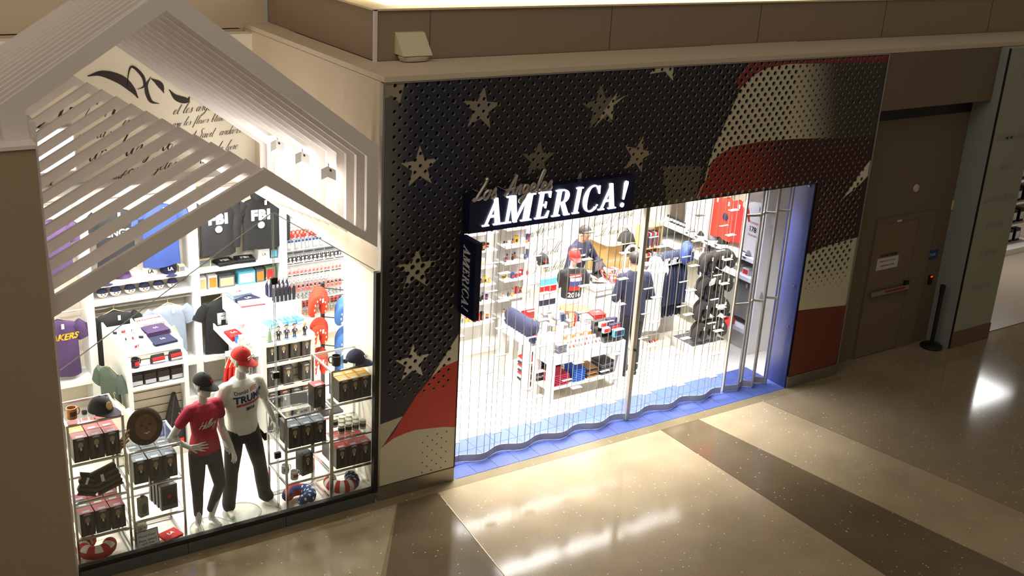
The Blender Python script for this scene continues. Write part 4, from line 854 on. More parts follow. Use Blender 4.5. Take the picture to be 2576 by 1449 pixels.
def mannequin_m():
    t = thing('mannequin', 'white male mannequin in white printed t-shirt and red cap, arms hanging', 'mannequin', (3.62, 10.16, .012), math.radians(10))
    g = MB(); e = ell
    g.loft([e((0, 0, .90), .15, .115), e((0, 0, 1.0), .155, .115), e((0, 0, 1.12), .145, .105), e((0, -.01, 1.28), .17, .12), e((0, -.01, 1.40), .18, .12), e((0, 0, 1.50), .17, .09), e((0, .01, 1.55), .09, .06)])
    rc(g, (-.17, 0, 1.475), (.17, 0, 1.475), .055, .055); chain(g, [(0, .01, 1.52), (0, -.01, 1.64)], [.062, .056]); headmesh(g, (0, -.03, 1.745), 1.08, yaw=.5)
    hip = [(-.09, 0, .93), (.09, 0, .93)]; kn = [(-.15, -.01, .50), (.17, -.04, .50)]; an = [(-.16, .05, .09), (.235, -.02, .09)]
    for s in (0, 1):
        chain(g, [hip[s], kn[s], an[s]], [.095, .06, .04]); a = an[s]; rc(g, (a[0], a[1]+.03, .05), (a[0]+(s-.5)*.10, a[1]-.16, .026), .036, .026); rc(g, (a[0], a[1]+.02, .04), (a[0], a[1], .09), .036, .04)
    chain(g, [(-.20, 0, 1.46), (-.27, .04, 1.18), (-.24, -.06, .95)], [.055, .043, .03]); hand(g, (-.24, -.06, .95), (.05, -.2, -1), (1, 0, 0), -1, .4, 1.12)
    chain(g, [(.20, 0, 1.46), (.30, .04, 1.19), (.36, -.04, .97)], [.055, .043, .03]); hand(g, (.36, -.04, .97), (.15, -.15, -1), (-1, 0, 0), 1, .4, 1.12)
    link('body', vox(g, .0056, 2, 'body', [m_man]), t)
    g = MB(); g.loft([e((0, 0, .935), .165, .128), e((0, 0, 1.0), .172, .13), e((0, 0, 1.12), .162, .122), e((0, -.01, 1.28), .184, .134), e((0, -.01, 1.40), .192, .132), e((0, 0, 1.49), .175, .102), e((0, .01, 1.545), .095, .072)])
    rc(g, (-.17, 0, 1.475), (.17, 0, 1.475), .064, .064); rc(g, (-.195, 0, 1.455), (-.25, .02, 1.29), .072, .070); rc(g, (.195, 0, 1.455), (.262, .02, 1.29), .072, .070)
    sm_ = vox(g, .0095, 2, 'shirt', [m_cream2]); link('shirt', sm_, t)
    blue = mat('navy_print', (30, 52, 110), .7); redp = mat('red_print', (186, 50, 40), .7)
    T = lambda s_, sz, m, x, z, **k: wrap(text(s_, sz, m, t, (x, -.25, z), (PI/2, -.10, 0), name='shirt_lettering', ext=.001, **k), sm_)
    T('Donald', .05, blue, -.06, 1.435, bold=.001); T('TRUMP', .105, blue, .02, 1.365, bold=.004, shear=.08); T('MAKE AMERICA GREAT AGAIN', .0155, m_prt, .02, 1.302); T('★ 2016 ★' if 0 else '2016', .05, blue, .025, 1.25, bold=.003)
    g = MB()
    wrap(MB().prism([(-.12+k*.02, 1.292+(k-6)*.002) for k in range(15)]+[(.16-k*.02, 1.318+(8-k)*.002) for k in range(15)], -.25, -.2495).build('shirt_stripe', redp, t), sm_, off=.0022)
    for k in range(3): wrap(MB().prism([(.03, 1.425+k*.014), (.08, 1.44+k*.014), (.13, 1.43+k*.016), (.13, 1.436+k*.016), (.08, 1.447+k*.014), (.03, 1.432+k*.014)], -.25, -.2495).build('shirt_stripe', redp, t), sm_)
    g = MB(); g.loft([e((0, 0, .84), .155, .12), e((0, 0, .92), .168, .13), e((0, 0, .99), .162, .125)])
    for s in (0, 1): chain(g, [hip[s], kn[s], (an[s][0], an[s][1], .10)], [.108, .078, .075]); rc(g, (an[s][0], an[s][1], .12), (an[s][0]+(s-.5)*.03, an[s][1]-.03, .085), .075, .07)
    link('trousers', vox(g, .010, 2, 'trousers', [m_denim2]), t)
    hook_base(t, -.06, -.04, .20)
    c = cap('cap', None, (0, -.02, 1.785), (math.radians(14), 0, .5), m_redcap, m_redcap, None, parent=t, s=1.1)
    text('MAKE AMERICA', .018, m_prt, c, (0, -.100, .055), (math.radians(65), 0, 0), ext=.002); text('GREAT AGAIN', .018, m_prt, c, (0, -.105, .035), (math.radians(65), 0, 0), ext=.002)
    return t
mannequin_f(); mannequin_m()
# ------------------------------------------------------------------ handwriting printed on the back wall of the shop
bw = bpy.data.objects.get('wall_back.001') or bpy.data.objects['wall_back']
YW = 13.094
SCRIPT.update({
 'a': ([[(.26, .36), (.12, .42), (.02, .22), (.08, .02), (.22, .18), (.30, .42), (.24, .08), (.34, .03)]], .36),
 'r': ([[(.02, .0), (.12, .38), (.10, .32), (.20, .42), (.28, .38)]], .27), 'i': ([[(.02, .10), (.12, .40), (.06, .08), (.14, .0), (.20, .06)], [(.14, .56), (.16, .60)]], .2),
 't': ([[(.22, .85), (.10, .30), (.08, .05), (.16, .0), (.24, .08)], [(.02, .55), (.32, .62)]], .26), 'u': ([[(.04, .38), (.02, .10), (.12, .0), (.26, .38), (.24, .08), (.34, .02)]], .36),
 'm': ([[(.0, .0), (.10, .40)], [(.05, .2), (.20, .42), (.20, .0)], [(.22, .2), (.36, .42), (.36, .05), (.44, .02)]], .46), 'v': ([[(.02, .38), (.10, .02), (.26, .36), (.34, .34)]], .32),
 'x': ([[(.02, .36), (.12, .30), (.20, .05), (.32, .04)], [(.32, .42), (.16, .2), (.0, .0)]], .34), 'd': ([[(.24, .36), (.10, .40), (.02, .16), (.10, .0), (.26, .22), (.44, 1.0), (.28, .30), (.26, .03), (.36, .05)]], .36),
 'j': ([[(.14, .38), (.10, .0), (.0, -.40), (-.12, -.36), (.04, -.12), (.22, .06)]], .24), 'c': ([[(.26, .34), (.14, .42), (.02, .20), (.10, .0), (.28, .10)]], .3), 'b': ([[(.04, .06), (.18, .6), (.28, 1.0), (.16, .9), (.06, .2), (.14, .0), (.28, .18), (.22, .38), (.12, .30)]], .32),
 'f': ([[(.02, .1), (.24, .6), (.34, 1.0), (.22, .85), (.10, .1), (.0, -.4), (.12, -.2), (.12, .1), (.28, .14)]], .28), 'J': ([[(.2, .9), (.6, 1.0)], [(.48, .98), (.36, .3), (.16, -.25), (-.04, -.12), (.2, .08)]], .5), 'S': ([[(.5, .86), (.34, 1.0), (.2, .78), (.36, .48), (.26, .06), (.04, .02), (-.02, .2)]], .5)})
def cursive(txt, x, z, s, slope=.06, m=None):
    g = MB(); x0 = x; yy = YW-.0005
    for ch in txt:
        if ch not in SCRIPT: x += .3*s; continue
        st, wd = SCRIPT[ch]
        for pl in st:
            P = stroke(pl, 3); n = len(P)
            for i in range(n-1):
                (a, b_), (c, d) = P[i], P[i+1]; zz = lambda X: z+(X-x0)*slope; dx, dz = c-a, d-b_; L_ = math.hypot(dx, dz) or 1; w_ = .012+.026*max(0, -dz/L_); ox, oz = -dz/L_*w_, dx/L_*w_
                q_ = [(x+(u_+v_*.4)*s, z+v_*s+((x+u_*s)-x0)*slope) for u_, v_ in ((a+ox, b_+oz), (c+ox, d+oz), (c-ox, d-oz), (a-ox, b_-oz))]; g.add([(p[0], yy, p[1]) for p in q_], [(0, 1, 2, 3)])
        x += wd*s
    tag(g.build('wall_lettering', m or m_script, bw), kind='stuff')
cursive('le j u r n', 2.05, 3.62, .42); cursive('l amour d un jour', 2.5, 3.16, .26); cursive('adieu mon ami la ville', 2.3, 3.40, .16); cursive('votre ami les fleurs bleues', 3.75, 3.50, .10); cursive('et les anges', 3.95, 3.66, .13)
cursive('Jean et Saint Mandarin', 3.9, 3.33, .12); cursive('Los Angeles mon amour', 3.3, 2.98, .16); cursive('les beaux jours de mai', 2.3, 2.86, .14); cursive('sur la lune', 4.3, 3.16, .12)
def swirl(pts, rr): 
    P = stroke(pts, 6); n = len(P); g = MB(); L_, R_ = [], []
    for i, p in enumerate(P):
        a = P[max(0, i-1)]; b = P[min(n-1, i+1)]; d = Vector((b[0]-a[0], b[1]-a[1])); d = d.normalized() if d.length else Vector((1, 0)); w_ = rr*(.15+math.sin(PI*i/(n-1))**1.5)
        L_.append((p[0]-d.y*w_, YW, p[1]+d.x*w_)); R_.append((p[0]+d.y*w_, YW, p[1]-d.x*w_))
    g.add(L_+R_, [(i, i+1, n+i+1, n+i) for i in range(n-1)]); g.build('wall_flourish', m_script, bw)
swirl([(3.02, 4.16), (3.18, 4.18), (3.38, 4.10), (3.50, 3.98), (3.56, 3.88)], .045)
swirl([(3.44, 4.02), (3.50, 4.24), (3.62, 4.14), (3.64, 4.02), (3.56, 3.98)], .016)
swirl([(3.72, 4.12), (3.66, 4.0), (3.70, 3.84), (3.80, 3.80)], .02)
swirl([(3.72, 4.10), (3.82, 4.02), (3.86, 3.92)], .03)
swirl([(3.92, 3.96), (4.0, 3.86), (4.12, 3.82), (4.16, 3.86)], .035)
m_gi = mat('grey_ink', (62, 56, 50), .7)
for s_, p_, sz in (('les mots', (8.901, 13.100, 1.410), .19), ('de la ville', (9.194, 13.100, 1.087), .17), ('adieu ma belle', (9.178, 13.100, 0.803), .15), ('mon amour', (9.273, 13.100, 1.485), .16), ('toujours l ete', (10.259, 13.100, 1.645), .17), ('Jeannot et la lune', (10.262, 13.100, 1.453), .15),
                   ('mille baisers', (10.375, 13.100, 1.244), .16), ('les amis', (10.516, 13.100, 0.996), .17), ('bonjour', (10.500, 13.100, 0.766), .17), ('un jour', (8.524, 13.100, 1.673), .2), ('la rue', (9.514, 13.100, 1.642), .16), ('soleil', (10.878, 13.100, 1.668), .14)):
    cursive(s_, p_[0], p_[2], sz, .12, m_gi)

lb = thing('light_box', 'bright white light box high on the back wall behind the left slats', 'lamp')
a_, b_ = (2.390, 13.030, 3.100), (2.814, 13.030, 3.618)
MB().box(a_[0], 13.03, a_[2], b_[0], 13.092, b_[2]).build('housing', m_white2, lb); MB().box(a_[0]+.02, 13.026, a_[2]+.02, b_[0]-.02, 13.03, b_[2]-.02).build('diffuser', mat('light_box_diffuser', (240, 246, 255), .5, emit=3.0), lb)
# ------------------------------------------------------------------ garments
def shirt_me(w_=.50, h_=.66, kind='tee', dep=.09, seed=0):
    r_ = random.Random(seed); g = MB(); n = 28; rings = []; ph = r_.uniform(0, 6)
    for i, (z, f_) in enumerate(((-h_, 1.0), (-h_*.96, 1.0), (-h_*.7, .97), (-h_*.4, .96), (-h_*.2, .98), (-.07, .98), (-.035, .80), (0, .38), (.015, .28))):
        ring = []
        for k in range(n):
            a = 2*PI*k/n; wv = 1 + .30*math.sin(5*a+ph)*max(0, -z/h_)
            t_ = dep/2*(1 if i < 6 else .8 if i == 6 else .6)
            ring.append((w_/2*f_*.80*math.copysign(abs(math.cos(a))**.7, math.cos(a)), t_*math.sin(a)*wv, z + (.012*math.sin(3*a+ph) if i < 2 else 0) - (.02*(1 if math.sin(a) < 0 else 0) if i == 8 else 0)))
        rings.append(ring)
    g.loft(rings, 0)
    for s in (-1, 1):
        if kind == 'tee': P = [(s*w_*.34, -.06), (s*w_*.44, -.12), (s*w_*.54, -.24)]; R_ = [.075, .085, .09]
        else: P = [(s*w_*.33, -.06), (s*w_*.45, -.16), (s*w_*.52, -.36), (s*w_*.53, -.60)]; R_ = [.07, .075, .065, .05]
        rg = []
        for i, (p, q_) in enumerate(zip(P, R_)):
            d = Vector((P[min(i+1, len(P)-1)][0]-P[max(i-1, 0)][0], 0, P[min(i+1, len(P)-1)][1]-P[max(i-1, 0)][1])).normalized(); u = Vector((d.z, 0, -d.x))
            rg.append([tuple(Vector((p[0], 0, p[1])) + u*q_*math.cos(2*PI*k/12) + Vector((0, 1, 0))*dep*.42*math.sin(2*PI*k/12)) for k in range(12)])
        g.loft(rg, 0)
    if kind == 'hoodie': g.loft([ell((0, .01, -.03), .11, .06, 14), ell((0, .02, .04), .13, .08, 14), ell((0, .03, .10), .09, .06, 14), ell((0, .035, .12), .03, .02, 14)])
    return g
_sh = {}
def garment(name, label, loc, rz, m, kind='tee', w_=.50, h_=.66, seed=0, prints=(), cat='t-shirt', group=None, tagc=True, dep=.09):
    k = (kind, w_, h_, seed, dep)
    if k not in _sh: _sh[k] = shirt_me(w_, h_, kind, dep, seed).mesh('fabric', [m_blk], 60)
    me = _sh[k].copy(); me.materials.clear(); me.materials.append(m)
    t = thing(name, label, cat, loc, rz, group); link('fabric', me, t)
    g = MB(); g.tube([(-.15, 0, -.03), (0, 0, .035), (.15, 0, -.03)], .005, 5); g.tube([(0, 0, .035), (0, 0, .075), (.018, 0, .10), (0, 0, .12), (-.015, 0, .105)], .0025, 5); g.build('hanger', m_tan if kind == 'tee' else m_chrome, t)
    for s_, sz, x, z, m2, kw in prints: wrap(text(s_, sz, m2, t, (x, -.2, z), (PI/2, kw.pop('r', 0) if False else 0, 0), name='print', ext=.001, **kw), me, off=.004)
    if tagc: MB().box(.03, -dep*.5-.014, -.09, .06, -dep*.5-.010, -.03).build('price_tag', m_prt, t)
    return t
def seal(t, x, z, r_=.035, m=None, y=-.060): MB().lathe([(0, 0), (r_, 0), (r_*.98, .002), (0, .003)], 18).build('round_seal', m or m_silver, t, (x, y, z), (PI/2, 0, 0))
# ------------------------------------------------------------------ wall shelving behind the window
ws = thing('bay_shelving', 'white built in wall shelving with bays of shirts and caps behind the window', 'shelving', (0, 0, 0))
YS = 12.78
for x in (1.95, 2.77, 4.03, 5.165): MB().box(x-.045, YS-.02, 0, x+.045, 13.095, 2.95).build('upright', m_white, ws)
def board(x0, x1, z, y0=YS, th=.045, nm='shelf'): MB().box(x0, y0, z-th, x1, 13.095, z).build(nm, m_white, ws)
for x0, x1 in ((2.0, 2.725), (2.815, 3.985), (4.075, 5.12)):
    board(x0, x1, .66, YS-.06, .07, 'ledge'); board(x0, x1, .12, YS-.02, .12, 'base')
    if x0 > 2.5:
        board(x0, x1, 1.795); board(x0, x1, 1.575 if x0 < 4 else 1.50)
    board(x0, x1, 2.95, YS, .05)
    MB().tube([(x0, 12.84, 1.47 if x0 > 2.5 else 1.50), (x1, 12.84, 1.47 if x0 > 2.5 else 1.50)], .008, 6).build('hanging_rail', m_chrome, ws); MB().tube([(x0, 12.84, 2.80), (x1, 12.84, 2.80)], .008, 6).build('hanging_rail', m_chrome, ws)
YG = 12.80
T_ = {}
g_ = garment('hooded_sweatshirt', 'black hooded sweatshirt with white capitals hanging nearest the keychain wall', (4.89, YG, 2.63), 0, m_blk, 'hoodie', .62, .66, 3, [('FBI', .17, -.02, -.22, m_prt, dict(bold=.012, space=1.15))], 'sweatshirt', 'sweatshirts and shirts in the upper bays'); seal(g_, -.02, -.34, .045)
g_ = garment('t_shirt', 'black t-shirt with white capitals hanging in the upper bay left of the hooded one', (4.33, YG, 2.66), 0, m_blk, 'tee', .56, .70, 4, [('FBI', .17, .0, -.24, m_prt, dict(bold=.012, space=1.15))], group='sweatshirts and shirts in the upper bays'); seal(g_, 0, -.36, .045)
garment('t_shirt', 'blue striped jersey hanging in the upper middle bay', (3.64, YG, 2.68), 0, m_blueC, 'tee', .56, .76, 5, [('LA', .1, -.08, -.2, m_prt, {})], 'jersey', 'sweatshirts and shirts in the upper bays')
garment('t_shirt', 'black t-shirt with silver letters hanging in the upper middle bay', (3.12, YG, 2.68), 0, m_blk, 'tee', .56, .72, 6, [('KINGS', .11, 0, -.28, m_silver, dict(bold=.004))], group='sweatshirts and shirts in the upper bays')
garment('t_shirt', 'purple t-shirt hanging in the upper left bay', (2.42, YG, 2.62), 0, m_purple, 'tee', .54, .68, 7, group='sweatshirts and shirts in the upper bays')
garment('t_shirt', 'purple t-shirt with gold letters in the lower left bay', (2.40, YG, 1.42), 0, m_purple, 'tee', .56, .70, 8, [('LAKERS', .105, .03, -.20, m_gold, dict(bold=.004, shear=.3))], group='shirts in the lower bays')
garment('t_shirt', 'black t-shirt hanging behind the white and purple folded shirts', (3.04, YG, 1.42), 0, m_blk, 'tee', .56, .68, 9, [('SEATTLE', .07, .1, -.3, m_prt, {})], group='shirts in the lower bays')
garment('t_shirt', 'grey blue t-shirt with pale LA letters in the lower middle bay', (3.68, YG, 1.40), 0, m_grey, 'tee', .54, .64, 10, [('L', .2, -.06, -.24, mat('cream_print', (212, 200, 170), .8), dict(bold=.008)), ('A', .2, .04, -.34, mat('cream_print', (212, 200, 170), .8), dict(bold=.008))], group='shirts in the lower bays')
garment('t_shirt', 'black t-shirt with big white capitals in the lower right bay', (4.34, YG-.02, 1.38), 0, m_blk, 'tee', .58, .70, 11, [('FBI', .19, .06, -.25, m_prt, dict(bold=.014, space=1.15))], group='shirts in the lower bays')
garment('t_shirt', 'dark grey t-shirt half hidden behind the lettered black one', (4.86, YG+.06, 1.38), 0, m_denim2, 'tee', .54, .66, 12, group='shirts in the lower bays')
for i, (x, m1, m2, lg, lab) in enumerate(((3.52, m_cream2, m_cream2, 'LA', 'white cap with LA letters on the upper cap shelf'), (3.74, m_nvy, m_nvy, 'LA', 'navy cap with LA letters on the upper cap shelf'), (3.20, m_purple, m_cream2, None, 'white and purple cap on the upper cap shelf'), (2.95, m_nvy, m_nvy, 'LA', 'navy cap at the left end of the upper cap shelf'))):
    cap('baseball_cap', lab, (x, 12.92, 1.80), .15*(i-1), m1, m2, lg, m_blk if lg and m1 == m_cream2 else m_prt, 'caps on the upper cap shelf', s=1.1)
for i, x in enumerate((2.95, 3.1, 3.27, 3.44, 3.61, 3.78)):   # plush baseball figures' heads under the caps
    t = thing('plush_ball', '%s of the round plush baseball heads from the left under the caps' % ORD[i].capitalize(), 'plush toy', (x, 12.90, 1.58), group='plush heads under the caps')
    MB().ball((0, 0, .06), (.065, .05, .06), 14, 9).build('head', m_cream2, t, smooth=60); MB().loft([ell((0, -.002, .07), .068, .053, 14), ell((0, 0, .11), .05, .042, 14), ell((0, 0, .128), .01, .01, 14)]).build('cap', m_nvy, t, smooth=60)
    MB().ball((-.02, -.047, .055), .009, 6, 4, 0).ball((.02, -.047, .055), .009, 6, 4, 0).ball((0, -.05, .035), (.016, .006, .007), 6, 4, 1).build('face', [m_black, m_orange], t)
for i in range(2): folded('folded_shirts', ['left', 'right'][i]+' black folded shirt with white capitals lying on the upper right shelf', (4.44+i*.26, 12.90, 1.797), [.12, -.1][i], .24, .22, 2, [m_blk], 'black folded shirts', .02, pr='FBI', prsize=.09)
def carton(label, loc, rz, w_, d_, h_, m, m2=None, group=None, nm='boxed_souvenir', cat='box', word_=None, inset=.15):
    t = thing(nm, label, cat, loc, rz, group); MB().box(-w_/2, -d_/2, 0, w_/2, d_/2, h_).build('carton', m, t)
    MB().box(-w_/2*(1-inset), -d_/2-.002, h_*inset, w_/2*(1-inset), -d_/2, h_*(1-inset)).build('printed_front', m2 or m_prt, t)
    if word_: text(word_, h_*.35, m_blk if (m2 or m_prt) is m_prt else m_prt, t, (0, -d_/2-.003, h_*.5), ext=.0006)
    return t
m_kraft = mat('olive_kraft', (176, 168, 130), .6)
carton('clear lidded kraft box at the left end of the upper right shelf', (4.17, 12.90, 1.797), 0, .15, .14, .12, m_kraft, m_boxg)
carton('white box with black square print on the upper right shelf', (4.93, 12.90, 1.797), 0, .15, .14, .14, m_white, m_prt, word_='■' if 0 else 'LA')
carton('small clear box at the right end of the upper right shelf', (5.07, 12.90, 1.797), 0, .09, .12, .12, m_boxg, m_teal)
for i, (x, w_, h_, m1, m2, lab) in enumerate(((4.14, .08, .17, m_white, m_tan, 'pale souvenir box first from the left'), (4.26, .11, .18, m_white, m_orange, 'white souvenir box with orange print'), (4.44, .20, .15, m_boxg, m_kraft, 'wide grey souvenir box'), (4.70, .22, .17, m_teal, m_prt, 'turquoise airplane gift box'), (4.88, .10, .17, m_boxg, m_orange, 'small grey box with orange print'), (5.02, .12, .18, m_green, m_red, 'green and red souvenir box'))):
    carton(lab+' on the middle right shelf', (x, 12.90, 1.502), rnd.uniform(-.08, .08), w_, .14, h_, m1, m2, 'souvenir boxes on the middle right shelf')
for i in range(3): carton('%s clear trinket box from the left on the upper middle shelf end' % ORD[i].capitalize(), (3.88+.0*i, 12.84+.09*i, 1.797), 0, .07, .07, .08, m_kraft, m_boxg, 'trinket boxes')
# ------------------------------------------------------------------ keychain wall
kw = thing('keychain_rack', 'white back panel with rows of rails holding keychains and magnets', 'display rack', (0, 0, 0))
MB().box(5.22, 13.02, .55, 6.75, 13.09, 2.95).build('back_panel', m_white, kw)
for z in (2.43, 2.36, 2.13, 1.97, 1.80, 1.69, 1.55, 1.40, 1.27, 1.16, 1.02): MB().tube([(5.24, 13.0, z), (6.7, 13.0, z)], .004, 5).build('rail', m_chrome, kw)
for z in (1.775, 1.625, 1.29, 1.085):
    for i in range(10): MB().box(5.245+i*.145, 12.985, z-.018, 5.245+i*.145+.138, 12.992, z+.018).build('label_holder', m_boxg if z in (1.775,) else m_prt, kw); MB().box(5.25+i*.145, 12.983, z-.006, 5.25+i*.145+.125, 12.985, z+.004).build('label_line', m_black, kw)
def keych(name, kind, m1, m2, m3):
    t = thing(name, 'x', 'keychain'); g = MB()
    g.tube([(.011*math.cos(a*PI/5), 0, -.012+.011*math.sin(a*PI/5)) for a in range(10)], .0022, 4, 0, closed=True)
    if kind == 'ring': g.tube([(.026*math.cos(a*PI/7), 0, -.055+.030*math.sin(a*PI/7)) for a in range(14)], .006, 5, 1, closed=True); g.ball((0, 0, -.052), (.014, .006, .018), 8, 5, 2); g.prism([(-.02, -.12), (.02, -.12), (.015, -.085), (-.015, -.085)], -.004, .004, 1)
    elif kind == 'figure': g.ball((0, 0, -.04), (.018, .012, .018), 8, 6, 1); g.ball((0, 0, -.078), (.016, .012, .026), 8, 6, 2); g.box(-.014, -.006, -.125, -.003, .006, -.1, 2); g.box(.003, -.006, -.125, .014, .006, -.1, 2)
    elif kind == 'star': g.prism([(.028*(1 if q_ % 2 == 0 else .42)*math.sin(q_*PI/5), -.05+.028*(1 if q_ % 2 == 0 else .42)*math.cos(q_*PI/5)) for q_ in range(10)], -.003, .003, 1); g.box(-.02, -.003, -.098, .02, .003, -.088, 2)
    elif kind == 'round': g.tube([(.022*math.cos(a*PI/8), 0, -.045+.022*math.sin(a*PI/8)) for a in range(16)], .006, 5, 1, closed=True); g.ball((0, 0, -.045), (.010, .005, .010), 6, 5, 2)
    elif kind == 'hook': g.tube([(0, 0, -.02), (.012, 0, -.04), (-.012, 0, -.06), (.012, 0, -.08), (-.004, 0, -.095)], .006, 5, 1); g.ball((0, 0, -.03), (.008, .005, .008), 6, 4, 2)
    else: g.box(-.024, -.004, -.10, .024, .004, -.022, 1); g.ball((0, -.004, -.052), (.014, .004, .018), 8, 5, 2); g.box(-.018, -.006, -.098, .018, -.004, -.078, 2)
    g.build('charm', [m_chrome, m1, m2], t); MB().box(-.010, .003, -.028, .010, .005, -.006).build('card', m_prt, t); return t
rows = [(2.36, 'card', m_boxg, m_green, 'grey and green magnet card', 5), (2.10, 'ring', m_red, m_tan, 'red hoop keychain', 15), (1.97, 'figure', m_blueC, m_prt, 'blue and white figure keychain', 17), (1.74, 'card', m_blk, m_prt, 'narrow black lettered keychain', 14), (1.55, 'star', mat('pink_red_enamel', (214, 96, 90), .4), m_blk, 'red star keychain', 15), (1.43, 'round', m_prt, mat('rose_enamel', (222, 150, 140), .4), 'pale round keychain', 12), (1.35, 'ring', mat('pink_red_enamel', (214, 96, 90), .4), m_blk, 'small red looped keychain', 14), (1.22, 'hook', m_boxg, m_blk, 'grey hook shaped keychain', 15), (1.10, 'card', m_boxr, m_blk, 'red and black bottle keychain', 14), (.98, 'card', m_boxg, m_orange, 'brown chequered keychain', 14)]
for iz, (z, kd, a, b_, nm, cnt) in enumerate(rows):
    p = keych('keychain', kd, a, b_, None)
    for i in range(cnt):
        if iz == 1 and i % 4 > 1: pass
        x = 5.28+i*(.055 if iz != 0 else .05)*16/(cnt+1 if cnt > 12 else 16)
        put(p, (x, 12.985, z), (0, rnd.uniform(-.12, .12), 0), '%s, %s from the left, %s row of the keychain wall' % (nm, ORD[i], ['top', 'second', 'third', 'fourth', 'fifth', 'sixth', 'seventh', 'eighth', 'ninth', 'tenth'][iz]), '%ss on the keychain wall' % nm, scale=(1, 1, 1))
# ------------------------------------------------------------------ hanging neck pillows
def hangpillow(label, loc, rz, m, m2, group, s=1.0):
    t = thing('neck_pillow', label, 'neck pillow', loc, (0, 0, rz), group); t.scale = (s, s, s)
    g = MB(); K = 20; n = 10; rings = []
    for i in range(K+1):
        a = math.radians(-50+280*i/K); e = min(i, K-i); rr = .058*(.4 if e == 0 else .8 if e == 1 else 1); c = Vector((.095*math.cos(a), 0, .115*math.sin(a)-.13)); d = Vector((math.cos(a), 0, math.sin(a)))
        rings.append([tuple(c+d*rr*math.cos(2*PI*k/n)+Vector((0, rr*.8*math.sin(2*PI*k/n), 0))) for k in range(n)])
    g.loft(rings, 0); g.build('cushion', m, t, smooth=60)
    g = MB()
    for i in range(9): a = math.radians(-30+30*i); g.ball((.095*math.cos(a), -.045, .115*math.sin(a)-.13), (.012, .006, .016), 6, 4)
    tag(g.build('stitching', m2, t), kind='stuff'); MB().box(.02, -.056, -.06, .05, -.052, -.01).build('price_tag', m_prt, t); return t
rk = thing('pillow_rack', 'tall rack hung with red and blue neck pillows right of the figurine shelves', 'rack', (5.33, 11.95, 0)); MB().box(-.02, -.02, 0, .02, .02, 1.72).box(-.2, -.2, 0, .2, .2, .02).build('pole', m_black, rk)
for z in (1.66, 1.28, .9): MB().tube([(-.22, -.25, z), (0, -.02, z), (.26, -.25, z)], .007, 5).build('arm', m_black, rk)
m_rp = mat('vermilion_fleece', (214, 62, 34), .85); m_bp = mat('sky_blue_fleece', (66, 118, 186), .85)
for lv, z in enumerate((1.66, 1.26, .86)):
    for k in range(4): hangpillow('red neck pillow with pale stitching, %s of four from the front on the %s arm' % (ORD[k], ['upper', 'middle', 'lower'][lv]), (5.14+.035*k, 11.66+.075*k, z+.0), .35, m_rp, m_wst, 'red neck pillows on the rack', 1.0)
    for k in range(4): hangpillow('blue neck pillow, %s of four from the front on the %s arm' % (ORD[k], ['upper', 'middle', 'lower'][lv]), (5.50+.035*k, 11.68+.075*k, z-.18), .3, m_bp, m_wst, 'blue neck pillows on the rack', 1.0)
# ------------------------------------------------------------------ gondolas behind the window
m_slat = mat('cream_slatwall', (224, 214, 194), .5); m_groove = mat('slat_groove', (70, 62, 52), .7)
def gondola(name, label, x0, x1, y0, y1, H, shelves, low=None):
    t = thing(name, label, 'display unit', (x0, y0, 0)); W, D = x1-x0, y1-y0
    for xx in (0, W-.05): MB().box(xx, 0, 0, xx+.05, D, H).build('side_panel', m_white, t)
    MB().box(.05, .16, 0, W-.05, .20, H).build('slatwall', m_slat, t); g = MB()
    z = .1
    while z < H-.05: g.box(.05, .156, z, W-.05, .161, z+.008); z += .10
    g.build('slat_grooves', m_groove, t); tag(bpy.context.scene.objects[g and t.children[-1].name], kind='stuff')
    MB().box(0, 0, 0, W, D, .10).build('base', m_white, t); MB().box(0, 0.155, H, W, D, H+.03).build('top', m_white, t)
    MB().box(0, .155, H+.03, .02, D, H+.10).box(W-.02, .155, H+.03, W, D, H+.10).box(W*.5-.01, .2, H+.03, W*.5+.01, D, H+.10).build('tray_edge', m_white, t)
    for z in shelves: MB().box(.05, -.01, z-.03, W-.05, .16, z).build('shelf', m_white, t); MB().box(.06, -.005, z+.03, W-.06, 0, z+.036).build('shelf_rail', m_chrome, t)
    return t
gondola('gondola_shelf', 'white display unit with mugs and bags left behind the window', 2.86, 3.54, 11.64, 12.68, 1.26, [1.17, .94])
mug('coffee_mug', 'black and red mug on the top shelf of the left display unit', (2.97, 11.70, 1.172), .5, m_blk, m_red, 1.1)
def pouch(label, loc, m1, m2, w_=.16, h_=.11, group=None, rz=0, nm='cosmetic_bag', word_=None):
    t = thing(nm, label, 'bag', loc, rz, group); MB().loft([ell((0, 0, 0), w_/2, .035, 14, .6), ell((0, 0, h_*.4), w_/2, .04, 14, .6), ell((0, .0, h_*.9), w_/2*.92, .015, 14, .6), ell((0, 0, h_), w_/2*.9, .008, 14, .6)]).build('fabric', m1, t, smooth=50)
    MB().box(-w_*.42, -.042, h_*.45, w_*.42, -.036, h_*.80).build('print_band', m2, t); MB().box(-w_*.40, -.044, h_*.05, w_*.40, -.038, h_*.35).build('skyline_print', m_silver, t)
    if word_: text(word_, .03, m_prt, t, (0, -.046, h_*.62), ext=.0008)
    return t
pouch('left black bag with red lettering on the top shelf of the left display unit', (3.22, 11.72, 1.172), m_blk, m_red, .17, .10, 'black lettered bags', .1)
pouch('right black bag with red lettering on the top shelf of the left display unit', (3.42, 11.72, 1.172), m_blk, m_red, .16, .11, 'black lettered bags', .15)
for i in range(4): pouch('%s dark bag from the left on the second shelf of the left display unit' % ORD[i].capitalize(), (2.97+i*.15, 11.72, .942), mat('brown_black_bag', (60, 44, 40), .7), m_boxd, .15, .17, 'dark bags on the second shelf', .05)
